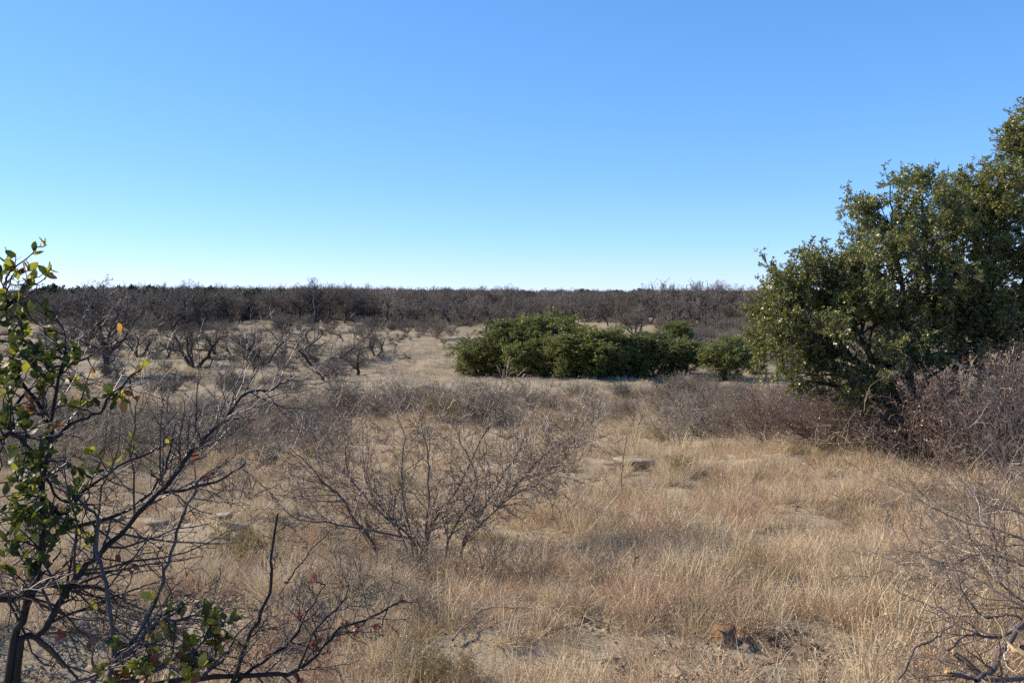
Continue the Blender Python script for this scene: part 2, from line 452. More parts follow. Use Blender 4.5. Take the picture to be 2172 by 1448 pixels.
tall = [tuft(rg, 70, .42, .09, .8, .0042, .25, M['grass'], .3) for _ in range(4)] + [tuft(rg, 65, .38, .08, .9, .004, .35, M['grass_red'], .4) for _ in range(3)]
short = [tuft(rg, 60, .17, .10, 1.2, .0044, .5, M[m], .1) for m in ('grass', 'grass_grey', 'grass_red', 'grass_gold')]
mess = [tuft(rg, 55, .30, .17, 2.4, .0042, .6, M[m], .2) for m in ('grass', 'grass_grey', 'grass_red')]
forb = [tuft(rg, 120, .26, .10, 1.4, .004, .3, M['forb'], 1.) for _ in range(2)]
field = [tuft(rg, 60, .22, .28, .8, .012, .4, M[m]) for m in ('grass_gold', 'grass_gold', 'grass', 'grass_grey')]
NT, NS, NM, NF, NG = len(tall), len(short), len(mess), len(forb), len(field)
GR = tall + short + mess + forb + field

def vnoise(x, y, seed, lam):
    r = np.random.RandomState(seed); z = 0
    for i in range(7):
        a = r.uniform(0, 6.28); l = lam * r.uniform(.6, 1.6); z = z + np.sin((math.cos(a) * x + math.sin(a) * y) * 6.283 / l + r.uniform(0, 6.28))
    return z / 2.2
# bare earth showing between the grass (ground positions)
BARE = [(gp(1560, 1395), .55, .28), (gp(1730, 1400), .6, .3), (gp(1900, 1410), .6, .3), (gp(1280, 1340), .25, .15), (gp(250, 1330), .55, .45),
        (gp(120, 1400), .5, .4), (gp(400, 1280), .35, .2), (gp(620, 1400), .3, .15), (gp(1330, 1215), .3, .12), (gp(1700, 1250), .35, .15), (gp(2000, 1200), .5, .3), (gp(1950, 1300), .5, .2),
        (gp(1540, 1440), .5, .2), (gp(900, 830), 1, 1)]
BARE += [(gp(1265, 985), .55, 1.1), (gp(1345, 1012), .6, 1.0), (gp(395, 1125), .5, .6), (gp(490, 1135), .25, .4), (gp(260, 1110), .3, .4), (gp(430, 1330), .5, .3), (gp(1100, 1400), .3, .2), (gp(1350, 1420), .35, .2), (gp(1493, 1022), .2, .3), (gp(1545, 1390), .25, .15)]
def bareness(x, y):
    b = np.zeros_like(x)
    for c, rx, ry in BARE:
        b = np.maximum(b, np.exp(-(((x - c[0]) / (.95 * rx)) ** 2 + ((y - c[1]) / (.95 * ry)) ** 2) ** 1.5))
    return b
def grass_field():
    P = []; R = []; Sc = []; I = []
    def put(x, y, s, idx, tl=.15):
        n = len(x); P.append(np.stack([x, y, H(x, y)], 1)); R.append(np.stack([rg.normal(0, tl, n), rg.normal(0, tl, n), rg.uniform(0, 6.28, n)], 1))
        Sc.append(np.stack([s, s, s * rg.uniform(.8, 1.15, n)], 1)); I.append(idx)
    def wedge(n, y0, y1, w=.66, m=1.5):
        y = np.sqrt(rg.uniform(y0 ** 2, y1 ** 2, n)); return rg.uniform(-1, 1, n) * (y * w + m), y
    # near slope
    x, y = wedge(27000, 1.5, 20)
    b = bareness(x, y); nz = vnoise(x, y, 3, 2.6); n2 = vnoise(x, y, 9, .8)
    right = np.clip((x + .15 * y * 0 + 1.0) / 2.5, 0, 1)
    n3 = vnoise(x, y, 29, .42); dens = np.clip(.50 + .30 * right + .22 * nz + .42 * n2 + .60 * n3, .03, 1) * (1 - .95 * b)
    hs = np.clip(.92 + .16 * nz + .22 * n3, .5, 1.4)
    k = rg.uniform(0, 1, len(x)) < dens
    x, y, nz, right, hs = x[k], y[k], nz[k], right[k], hs[k]
    u = rg.uniform(0, 1, len(x)); tl = np.clip(.30 + .25 * nz + .18 * right, .05, .85)
    idx = np.where(u < tl, rg.randint(0, NT, len(x)), np.where(u < tl + .3, NT + NS + rg.randint(0, NM, len(x)), NT + rg.randint(0, NS, len(x))))
    fo = (vnoise(x, y, 21, 1.6) > 1.15) & (rg.uniform(0, 1, len(x)) < .5)
    idx = np.where(fo, NT + NS + NM + rg.randint(0, NF, len(x)), idx)
    put(x, y, rg.uniform(.5, 1.0, len(x)) * (.68 + .2 * right) * hs, idx)
    x, y = wedge(6500, 1.3, 7.5, .66, .8); b = bareness(x, y); k = rg.uniform(0, 1, len(x)) < np.clip(.55 + .35 * vnoise(x, y, 13, 1.1), .1, 1) * (1 - .95 * b)
    x, y = x[k], y[k]; u = rg.uniform(0, 1, len(x))
    put(x, y, rg.uniform(.4, .8, len(x)), np.where(u < .3, rg.randint(0, NT, len(x)), NT + rg.randint(0, NS + NM, len(x))))
    # short stubble on the near slope
    x, y = wedge(16000, 1.5, 14); b = bareness(x, y); k = rg.uniform(0, 1, len(x)) < (1 - .85 * b) * np.clip(.45 + .4 * vnoise(x, y, 41, .5), .05, 1)
    x, y = x[k], y[k]; put(x, y, rg.uniform(.35, .8, len(x)), NT + rg.randint(0, NS + NM, len(x)))
    # lower slope
    x, y = wedge(16000, 18, 46); k = rg.uniform(0, 1, len(x)) < np.clip(.6 + .35 * vnoise(x, y, 4, 6), .15, 1)
    x, y = x[k], y[k]; u = rg.uniform(0, 1, len(x))
    put(x, y, rg.uniform(.9, 1.6, len(x)), np.where(u < .45, rg.randint(0, NT, len(x)), np.where(u < .93, NT + rg.randint(0, NS + NM, len(x)), NT + NS + NM + rg.randint(0, NF, len(x)))))
    # flat
    x, y = wedge(34000, 42, 175); k = rg.uniform(0, 1, len(x)) < np.clip(.5 + .4 * vnoise(x, y, 5, 12), .06, 1)
    x, y = x[k], y[k]; put(x, y, rg.uniform(.7, 1.9, len(x)), NT + NS + NM + NF + rg.randint(0, NG, len(x)), .08)
    scatter('dry_grass', GR, np.concatenate(P), np.concatenate(R), np.concatenate(Sc), np.concatenate(I), 'dry tan bunch grass covering the slope and the flat below', 'grass')
grass_field()

def rockmesh(rg, sx, sy, sz, mat, lay=0, n=14, m=8, name='rock'):
    """irregular angular stone: super-ellipsoid with facets and, for slabs, stepped edges"""
    mb = MB(); th = np.linspace(0, 2 * math.pi, n, endpoint=False); ph = np.linspace(-math.pi / 2, math.pi / 2, m)
    rr = 1 + .16 * rg.normal(size=n); rr = (rr + np.roll(rr, 1)) / 2
    V = []
    for j, p in enumerate(ph):
        c = math.copysign(abs(math.cos(p)) ** .35, math.cos(p)); s_ = math.copysign(abs(math.sin(p)) ** .6, math.sin(p))
        jit = 1 + .05 * rg.normal(size=n)
        if lay: jit = jit * (1 - .10 * rg.uniform(0, 1))
        V.append(np.stack([np.cos(th) * rr * c * sx * jit, np.sin(th) * rr * c * sy * jit, np.full(n, s_ * sz) + .06 * sz * rg.normal(size=n)], 1))
    V = np.concatenate(V); i, j = np.meshgrid(np.arange(m - 1), np.arange(n), indexing='ij'); j2 = (j + 1) % n
    mb.add(V, np.stack([i * n + j, i * n + j2, (i + 1) * n + j2, (i + 1) * n + j], -1).reshape(-1, 4))
    return mb.mesh(name, mat)

def gravel():
    pr = [rockmesh(rg, 1, .8, .5, M['pebble'], n=6, m=4) for _ in range(4)]
    lm = []
    for _ in range(2):
        mb = MB(); X = rg.normal(size=(9, 3)) * [3, 3, .25] + [0, 0, .4]
        mb.leaves(X, rg.normal(size=X.shape) * [1, 1, .3], rg.normal(size=X.shape) * .5 + [0, 0, 1], 2.2, 1.0); lm.append(mb.mesh('litter', M['litter']))
    P = []; S = []; I = []
    for c, rx, ry in BARE[:14]:
        n = int(2200 * rx * ry / .16 * .5); x = c[0] + rg.normal(size=n) * rx * .7; y = c[1] + rg.normal(size=n) * ry * .8
        P.append(np.stack([x, y, H(x, y)], 1)); S.append(np.exp(rg.normal(-5.1, .6, n))); I.append(rg.randint(0, 6, n))
    n = 22000; y = np.sqrt(rg.uniform(2, 13 ** 2, n)); x = rg.uniform(-1, 1, n) * (y * .66 + 1)
    P.append(np.stack([x, y, H(x, y)], 1)); S.append(np.exp(rg.normal(-5.0, .5, n))); I.append(rg.randint(0, 6, n))
    P = np.concatenate(P); S = np.concatenate(S); n = len(P)
    scatter('gravel', pr + lm, P, np.stack([rg.normal(0, .3, n), rg.normal(0, .3, n), rg.uniform(0, 6.28, n)], 1), np.repeat(S[:, None], 3, 1), np.concatenate(I),
            'small stones and leaf bits lying on the bare tan earth', 'gravel')
gravel()

# ------------------------------------------------------------------ bare trees and scrub prototypes
def tree_proto(seed, Hh, stems=2, spread=.6, r0=.10, mat='twig_wood', tw=.011, k=(5, 6, 6, 4), leader=False, red=False, nm='mesquite_tree'):
    rg = np.random.RandomState(seed)
    a = rg.uniform(0, 6.28) + np.arange(stems) * 6.28 / stems + rg.normal(0, .3, stems)
    S = np.stack([.06 * np.cos(a), .06 * np.sin(a), np.full(stems, -.15)], 1)
    D = np.stack([np.cos(a) * spread, np.sin(a) * spread, np.ones(stems)], 1)
    Ls = Hh * rg.uniform(.55, .75, stems) * (1.15 if leader else 1.)
    lv = bare(rg, S, D, Ls, np.full(stems, r0) * rg.uniform(.7, 1.1, stems), [
        dict(k=k[0], t0=.28, lr=.75, rr=.62, ang=(.5, 1.15), n=7, wig=.26, up=.04, lp=.35),
        dict(k=k[1], t0=.2, lr=.58, rr=.55, ang=(.4, 1.1), n=6, wig=.28, up=.06, lp=.3),
        dict(k=k[2], t0=.15, lr=.55, rr=.6, ang=(.4, 1.1), n=4, wig=.25, up=.06),
        dict(k=k[3], t0=.1, lr=.55, rr=.8, ang=(.4, 1.2), n=3, wig=.25, up=.03)],
        n0=9, wig0=.2, up0=.06, rmin=tw, e0=.45)
    top = max(l[0][..., 2].max() for l in lv); sc_ = Hh / top
    t = MB(); c = MB()
    for i, (P, R, L) in enumerate(lv):
        (t if i < 2 else c).tubes(P * sc_, R, 6 if i == 0 else (4 if i == 1 else 3))
    e = thing(nm, '', 'tree')
    obj('trunk', t.mesh('trunk', M['bark_dark'], True), e)
    obj('crown', c.mesh('crown', M[mat]), e)
    if red:
        mb = MB(); twig_leaves(rg, mb, lv[3][0][::2] * sc_, 2, .06, .045); obj('foliage', mb.mesh('foliage', M['red_leaf']), e, 'stuff')
    return e

def shrub_proto(seed, Hh, stems=14, spread=.9, r0=.012, mat='twig_grey', tw=.0022, k=(6, 6, 4), zig=.12, leaf=None, nl=2, ls=.018, nm='bare_shrub', wig=.16, wide=1., cat='shrub', up=.05, thorn=False):
    rg = np.random.RandomState(seed)
    a = rg.uniform(0, 6.28, stems); q = np.sqrt(rg.uniform(0.02, 1, stems)) * spread
    S = np.stack([.12 * wide * np.cos(a) * q, .12 * wide * np.sin(a) * q, np.full(stems, -.04)], 1)
    D = np.stack([np.cos(a) * q * wide, np.sin(a) * q * wide, np.ones(stems)], 1)
    Ls = Hh * rg.uniform(.6, 1.1, stems)
    lv = bare(rg, S, D, Ls, np.full(stems, r0) * rg.uniform(.5, 1.1, stems), [
        dict(k=k[0], t0=.15, lr=.55, rr=.6, ang=(.35, 1.0), n=6, wig=.2, up=up, zig=zig, lp=.45),
        dict(k=k[1], t0=.12, lr=.5, rr=.65, ang=(.4, 1.2), n=5, wig=.22, up=up, zig=zig, lp=.4),
        dict(k=k[2], t0=.1, lr=.5, rr=.8, ang=(.5, 1.3), n=3, wig=.2, up=.02, zig=zig)],
        n0=9, wig0=wig, up0=up, zig0=zig * .5, rmin=tw, e0=.3)
    z = np.percentile(lv[1][0][..., 2], 99.5); sc_ = Hh / z
    t = MB(); c = MB()
    for i, (P, R, L) in enumerate(lv):
        (t if i == 0 else c).tubes(P * sc_, R, 4 if i == 0 else 3)
    e = thing(nm, '', cat)
    obj('stem', t.mesh('stem', M[mat], True), e)
    obj('crown', c.mesh('crown', M[mat]), e)
    if leaf:
        mb = MB(); twig_leaves(rg, mb, lv[2][0] * sc_, nl, ls, ls * .6); twig_leaves(rg, mb, lv[3][0] * sc_, nl, ls, ls * .6)
        obj('foliage', mb.mesh('foliage', M[leaf]), e, 'stuff')
    return e

rs = np.random.RandomState(77)
sav = [tree_proto(100 + i, 3.6, stems=[2, 3, 2, 1, 3, 2][i], spread=[.6, .9, .8, .25, .7, 1.0][i], r0=.16, tw=.009, k=(6, 6, 6, 5)) for i in range(6)]
wood = [tree_proto(200 + i, 5.4, stems=[2, 1, 3, 2, 1][i], spread=[.5, .2, .7, .6, .3][i], r0=.20, tw=.011, k=(8, 7, 6, 5), nm='woodland_tree') for i in range(5)]

# --- big lone tree left of the flat
def lone_tree():
    rg = np.random.RandomState(31)
    c = gp(228, 800); Hh = 7.6
    e = thing('oak_tree', 'tallest bare tree with dark straight trunk and wide crown standing on the flat at left', 'tree', c)
    P0 = grow(rg, np.array([[0, 0, -.2]]), np.array([[.02, 0, 1.]]), np.array([6.2]), 14, .07, .05); R0 = taper(np.array([.27]), 14, .12)
    t = MB(); t.tubes(P0, R0, 8)
    P2 = grow(rg, P0[:, 5] * 1., np.array([[.35, 0, 1.]]), np.array([4.2]), 10, .1, .05); R2 = taper(np.array([.13]), 10, .2); t.tubes(P2, R2, 6)
    obj('trunk', t.mesh('trunk', M['bark_dark'], True), e)
    lim = []
    for Pp, Rp, Lp, k, t0 in ((P0, R0, 7.4, 20, .2), (P2, R2, 4.6, 9, .15)):
        S, D, L, R = spawn(rg, Pp, Rp, np.array([Lp]), k, t0, .97, (.9, 1.35), .62, .6, .04, .45)
        lim.append((S, D, L, R))
    S, D, L, R = [np.concatenate([l[i] for l in lim]) for i in range(4)]
    lv = bare(rg, S, D, L, R, [dict(k=8, lr=.5, rr=.5, n=6, wig=.25, up=.04, t0=.2), dict(k=8, lr=.5, rr=.6, n=4, wig=.28, up=.03, t0=.1), dict(k=5, lr=.5, rr=.8, n=3, wig=.25, t0=.1)], n0=8, wig0=.2, up0=.03, rmin=.011)
    for i in range(len(L)):
        b = MB(); b.tubes(lv[0][0][i:i + 1], lv[0][1][i:i + 1], 5); obj('limb', b.mesh('limb', M['bark_dark'], True), e)
    c = MB()
    for P, R, _ in lv[1:]: c.tubes(P, R, 3)
    obj('crown', c.mesh('crown', M['twig_dark']), e)
    zt = np.percentile(lv[2][0][..., 2], 99.8); q = 7.2 / zt; e.scale = (q * 1.15, q * 1.15, q)
    mb = MB(); q = lv[2][0]; q = q[q[:, 0, 2] < 3.2]; twig_leaves(rg, mb, q, 2, .07, .05); obj('foliage', mb.mesh('foliage', M['red_leaf']), e, 'stuff')
lone_tree()

# --- named savanna trees: (px, py base, top py, proto, label)
SAV = [
 (412, 778, 690, 1, 'wide mesquite with several trunks fanning from one base, just right of the tall dark-trunked oak'),
 (565, 772, 700, 0, 'low mesquite with forked dark trunk, right of the wide many-trunked mesquite'),
 (650, 750, 688, 5, 'gnarled mesquite with leaning black trunk and crooked limbs at the middle of the flat'),
 (663, 774, 700, 3, 'slender single trunk mesquite in front of the gnarled leaning one'),
 (530, 762, 698, 4, 'mesquite touching the left side of the low forked one'),
 (458, 750, 695, 0, 'small mesquite behind the wide fan-shaped mesquite'),
 (490, 755, 712, 3, 'little leaning sapling between two mesquites on the flat'),
 (326, 756, 704, 2, 'small mesquite with V trunk lit orange brown beside the tall oak'),
 (293, 757, 700, 4, 'dark bushy mesquite under right limbs of the tall oak'),
 (353, 760, 706, 3, 'thin mesquite leaning toward the wide fan-shaped mesquite'),
 (759, 796, 722, 3, 'thin crooked mesquite with bare snaking trunk standing alone'),
 (769, 726, 690, 5, 'gnarled dark mesquite beyond the thin crooked one at the clearing edge'),
 (796, 756, 712, 1, 'low dark mesquite nearest the open clearing, on its left edge'),
 (719, 768, 700, 2, 'small grey mesquite left of the thin crooked one'),
 (729, 724, 692, 3, 'small mesquite with dead grey limbs behind the clearing edge'),
 (485, 802, 775, 2, 'tiny mesquite sapling in front of the forked mesquite'),
 (537, 785, 745, 3, 'bare crooked stick-like sapling below the low forked mesquite'),
 (605, 755, 715, 3, 'single leaning stick sapling left of gnarled mesquite'),
 (592, 722, 690, 0, 'mesquite with rounded crown behind the gnarled leaning one'),
 (180, 735, 690, 4, 'dark mesquite left behind the tall oak'),
 (92, 690, 650, 0, 'upright mesquite at the far left wood edge by a pale grass patch'),
 (690, 810, 768, 1, 'scrubby low mesquite in front of the thin crooked one'),
 (870, 762, 745, 2, 'tiny bare shrub-like mesquite out in the open clearing'),
 (1005, 745, 700, 3, 'small mesquite at the left foot of the green oak thicket'),
]
for px, by, ty, k, lab in SAV:
    c = gp(px, by); hh = (by - ty) / F * c[1]
    place(sav[k], lab, 'tree', c, rs.uniform(0, 6.28), hh / 3.6 * 1.35, None, 'mesquite_tree', sz=hh / 3.6 * 1.12)

# --- taller bare trees right, behind the green thicket
RT = [(1410, 7.6, 112, 2, 'tall gnarled bare tree rising above the wood behind the green thicket'),
      (1545, 7.9, 108, 0, 'tall fan-shaped bare tree nearest the right-hand evergreen oaks, topping the skyline'),
      (1482, 6.4, 98, 4, 'bare tree with thick dark trunk between the two tall skyline trees'),
      (1330, 6.0, 118, 3, 'bare tree directly behind the centre of the green thicket'),
      (1255, 6.4, 125, 1, 'bare tree behind the left half of the green thicket')]
for px, hh, d, k, lab in RT:
    place(wood[k], lab, 'tree', gx(px, d), rs.uniform(0, 6.28), hh / 5.4, None, 'bare_tree')

# --- front of the woodland, tree by tree
rgw = np.random.RandomState(8)
cnt = 0
LW = 'bare grey tree standing in the woodland beyond the grass flat'
while cnt < 245:
    d = rgw.uniform(0, 1) ** .9 * 70 + 136; px = rgw.uniform(-60, 1720)
    edge = 152 + 16 * math.sin(px / 95. + 1) + 10 * math.sin(px / 37.) - (14 if px > 1000 else 0)
    if px < 330: edge -= 4
    if d < edge: continue
    sw = .70 + (.85 if px < 830 or 1360 < px < 1620 else .40) * rgw.uniform(0, 1) ** 1.4
    place(wood[rgw.randint(5)], LW, 'tree', gx(px, d), rgw.uniform(0, 6.28), sw, 'bare trees of the woodland beyond the flat', 'woodland_tree', tilt=(rgw.normal(0, .05), rgw.normal(0, .05)))
    cnt += 1
for i in range(46):
    px = rgw.uniform(330, 850) if i < 30 else rgw.uniform(1370, 1620); d = rgw.uniform(158, 195)
    place(wood[rgw.randint(5)], 'taller bare tree whose top breaks the skyline of the woodland', 'tree', gx(px, d), rgw.uniform(0, 6.28), rgw.uniform(1.15, 1.35), 'taller bare trees breaking the skyline', 'woodland_tree', sz=rgw.uniform(1.32, 1.6))
n = 6500
y = 195 + (rgw.uniform(0, 1, n) ** 1.3) * 700; x = rgw.uniform(-1, 1, n) * (y * .68)
wm = []
for k in range(5):
    for ch in wood[k].children: wm.append(ch.data)
# joined trunk + crown sources so that each instance is one tree
def joined(me_list, name):
    mb = MB(); 
    vs = []; fs = []; off = 0
    for me in me_list:
        v = np.zeros(len(me.vertices) * 3, np.float32); me.vertices.foreach_get('co', v)
        f = np.zeros(len(me.loops), np.int32); me.loops.foreach_get('vertex_index', f)
        mb.add(v.reshape(-1, 3), f.reshape(-1, 4))
    return mb.mesh(name, M['twig_wood'])
wj = [joined([ch.data for ch in wood[k].children], 'wood_mass') for k in range(3)]  # far trunks take the lighter twig colour, standing in for distance haze
sc3 = .75 + .5 * rgw.uniform(0, 1, n) ** 1.5 + .25 * (rgw.uniform(0, 1, n) ** 4) * (x < 0)
def understory():
    rq = np.random.RandomState(91); src = [joined([ch.data for ch in w.children], 'brush_mass') for w in UND]
    n = 2300; y = rq.uniform(140, 300, n); x = rq.uniform(-1, 1, n) * y * .66; px = 1086 + F * x / y
    e = 148 + 16 * np.sin(px / 95. + 1) + 10 * np.sin(px / 37.); k = y > e; x, y = x[k], y[k]; n1 = len(x)
    x2 = rq.uniform(-75, -12, 1500); y2 = rq.uniform(48, 140, 1500); k = (vnoise(x2, y2, 17, 14) + .35 * rq.normal(size=1500) > .15) & (x2 > -.62 * y2); x2, y2 = x2[k], y2[k]
    x3 = rq.uniform(14, 90, 900); y3 = rq.uniform(75, 150, 900); k = (x3 > .17 * y3) & (x3 < .5 * y3); x3, y3 = x3[k], y3[k]
    X = np.concatenate([x, x2, x3]); Y = np.concatenate([y, y2, y3]); m = len(X)
    S = np.concatenate([rq.uniform(.7, 1.8, n1), rq.uniform(.25, .75, len(x2)), rq.uniform(.8, 1.9, len(x3))])
    scatter('low_brush', src, np.stack([X, Y, H(X, Y)], 1), np.stack([rq.normal(0, .1, m), rq.normal(0, .1, m), rq.uniform(0, 6.28, m)], 1), np.stack([S, S, S * rq.uniform(.6, 1, m)], 1), rq.randint(0, len(src), m), 'low grey brush filling the gaps between the trees of flat and woodland', 'brush')
scatter('far_woodland', wj, np.stack([x, y, H(x, y)], 1), np.stack([0 * x, 0 * x, rgw.uniform(0, 6.28, n)], 1), np.repeat(sc3[:, None], 3, 1), rgw.randint(0, 3, n), 'mass of grey leafless trees running to the horizon', 'woodland')

# ------------------------------------------------------------------ leafy oaks
def bez(rg, A, B, n, sag, jit):
    t = np.linspace(0, 1, n)[None, :, None]; m = len(A)
    Lg = np.linalg.norm(B - A, axis=1)[:, None]
    C = A * .45 + B * .55 + rg.normal(size=(m, 3)) * Lg * .12 + np.array([0, 0, 1.]) * Lg * sag
    P = (1 - t) ** 2 * A[:, None] + 2 * t * (1 - t) * C[:, None] + t ** 2 * B[:, None]
    P[:, 1:-1] += rg.normal(size=(m, n - 2, 3)) * Lg[:, :, None] * jit
    return P
def leafy(e, seed, trunks, ells, ncl, rcl, tw=(12, 5, 9), leaf=(.05, .024), lmat='oak_leaf', tmat='twig_dark', tr=.0035, limbs_split=False, zmin=.4, core=.55, droop=0.):
    """trunks: list of (polyline, r0); ells: list of (centre, radii, weight) local coords"""
    rg = np.random.RandomState(seed); t = MB(); TP = []
    for pl, r0 in trunks:
        P = np.array(pl, float)[None]
        k = P.shape[1]; tt = np.linspace(0, k - 1, 4 * (k - 1) + 1); i = np.minimum(tt.astype(int), k - 2); w = (tt - i)[:, None]
        Q = (P[0, i] * (1 - w) + P[0, i + 1] * w); Q[1:-1] = (Q[:-2] + Q[1:-1] * 2 + Q[2:]) / 4 + rg.normal(size=(len(Q) - 2, 3)) * .012 * r0 / .05
        R = taper(np.array([r0]), len(Q), .3); b = MB(); b.tubes(Q[None], R, 7)
        obj('trunk', b.mesh('trunk', M['bark_dark'], True), e); TP.append((Q, R[0]))
    Qa = np.concatenate([q for q, _ in TP]); Ra = np.concatenate([r for _, r in TP])
    wsum = sum(w for *_, w in ells); C = []
    for c, r, w in ells:
        m = int(ncl * w / wsum); d = nrm(rg.normal(size=(m, 3))); q = rg.uniform(core ** 2, 1., m) ** .5
        q = q * (1 + .10 * rg.normal(size=m)); C.append(np.array(c) + d * q[:, None] * np.array(r))
    C = np.concatenate(C); C = C[C[:, 2] > zmin]
    # attach to the nearest trunk point that lies lower than the clump
    dd = np.linalg.norm(C[:, None] - Qa[None], axis=2) + 1.5 * np.maximum(0, Qa[None, :, 2] - C[:, None, 2] + .2)
    j = np.argmin(dd + rg.uniform(0, .6, dd.shape), axis=1)
    Pb = bez(rg, Qa[j], C, 8, .12, .02); Lb = np.linalg.norm(C - Qa[j], axis=1)
    Rb = taper(np.minimum(Ra[j] * .5, .012 + .014 * Lb), 8, .22)
    lb = MB(); lb.tubes(Pb, Rb, 4)
    obj('limb', lb.mesh('limb', M['bark_dark'], True), e)
    S, D, L, R = spawn(rg, Pb, Rb, np.full(len(Pb), rcl), tw[0], .55, 1., (.4, 1.5), 1.25, .6, tr, .1)
    D = nrm(D + (S - C[np.repeat(np.arange(len(C)), tw[0])]) * .3 / rcl)
    P1 = grow(rg, S, D, L, 5, .25, .05 - droop); R1 = taper(R, 5, .5)
    S, D, L2, R = spawn(rg, P1, R1, L, tw[1], .15, 1., (.4, 1.3), .55, .7, tr * .8, .3)
    P2 = grow(rg, S, D, L2, 3, .25, .04 - droop); R2 = taper(R, 3, .5)
    c = MB(); c.tubes(P1, R1, 3); c.tubes(P2, R2, 3)
    obj('branch', c.mesh('branch', M[tmat]), e, 'stuff')
    mb = MB(); twig_leaves(rg, mb, P2, tw[2], leaf[0], leaf[1], .8); twig_leaves(rg, mb, P1, tw[2] // 2, leaf[0], leaf[1], .8)
    obj('crown', mb.mesh('crown', M[lmat]), e, 'stuff')
    return e

# far live-oak prototypes, 5 m tall
def far_oak(seed, low, lmat='oak_far', nm='live_oak', ls=(.10, .06), ncl=120):
    rg = np.random.RandomState(seed); e = thing(nm, '', 'tree')
    tr = []
    for i in range(3):
        a = rg.uniform(0, 6.28); b = np.array([.2 * math.cos(a), .2 * math.sin(a), -.2]); tr.append(([b, b + [.3 * math.cos(a), .3 * math.sin(a), 1.3], b + [.8 * math.cos(a), .8 * math.sin(a), 3.0]], .10))
    z0 = 2.0 if low else 2.5
    el = [((0, 0, z0 + .0), (1.9, 1.9, 2.35 if low else 1.9), 6), ((.8, .5, z0 + .9), (1.2, 1.2, 1.0), 2), ((-.9, -.4, z0 + .3), (1.4, 1.2, 1.2), 2), ((.3, -.9, z0 + .1), (1.3, 1.2, 1.2), 2)]
    return leafy(e, seed, tr, el, ncl, .45, (10, 4, 9), ls, lmat, 'twig_dark', .008, zmin=.2 if low else .75, core=.45)
fo = [far_oak(301, True), far_oak(302, True), far_oak(303, True)]
jun = far_oak(310, True, 'juniper', 'juniper_tree', (.22, .14), 60)

FO = [(1020, 700, 797, 0, 1.15, 'leftmost live oak of the green thicket, leafy down to the grass'),
      (1085, 660, 792, 2, 1.0, 'second live oak from the left in the green thicket'),
      (1165, 641, 788, 1, .95, 'tallest live oak of the green thicket, left of its middle'),
      (1250, 668, 795, 0, 1.15, 'live oak in the middle of the green thicket'),
      (1325, 684, 798, 1, 1.05, 'live oak right of the middle of the green thicket, dark trunks showing'),
      (1395, 690, 798, 2, 1.05, 'rightmost but one live oak in the green thicket'),
      (1448, 702, 792, 1, .8, 'rightmost live oak of the green thicket'),
      (1440, 668, 740, 1, .8, 'small live oak peeking above the right end of the green thicket'),
      (1120, 690, 800, 0, .9, 'low live oak at the front of the green thicket, left half'),
      (1290, 715, 800, 2, .9, 'low live oak at the front of the green thicket, right half'),
      (1205, 705, 799, 0, .9, 'low live oak at the middle front of the green thicket'),
      (1365, 722, 801, 0, .8, 'lowest live oak at the right front of the green thicket'),
      (1538, 698, 806, 2, .95, 'round isolated live oak between the thicket and the big right oaks'),
      (1600, 730, 792, 2, .7, 'low live oak touching the foliage of the big right oaks')]
for px, ty, by, k, wx, lab in FO:
    c = gp(px, by); hh = (by - ty) / F * c[1] * 1.1; s = hh / 5.5
    place(fo[k], lab, 'tree', c, rs.uniform(0, 6.28), s * wx * 1.55, None, 'live_oak', sz=s * 1.04)
for px, d, ty in [(128, 190, 601), (160, 200, 609), (205, 195, 606), (262, 200, 606), (290, 190, 603), (312, 195, 604), (335, 200, 607), (388, 205, 607), (425, 195, 608), (455, 205, 606), (480, 200, 609), (540, 215, 611), (600, 220, 611), (870, 430, 614), (905, 430, 615), (950, 440, 614), (985, 430, 616), (1020, 440, 615), (1075, 430, 614), (1110, 440, 616), (1190, 430, 615), (1235, 440, 612), (1260, 430, 616), (1310, 430, 614), (1355, 440, 611), (1380, 440, 612), (1600, 430, 617), (1640, 440, 616)]:
    c = gx(px, d); hh = W(px, ty - (4 if d < 300 else 2), d)[2] - c[2]; q = hh / 4.6
    place(jun, 'dark green juniper crown showing on the woodland skyline', 'tree', c, rs.uniform(0, 6.28), q * rs.uniform(1.0, 1.5), 'junipers along the skyline', 'juniper_tree', sz=q)

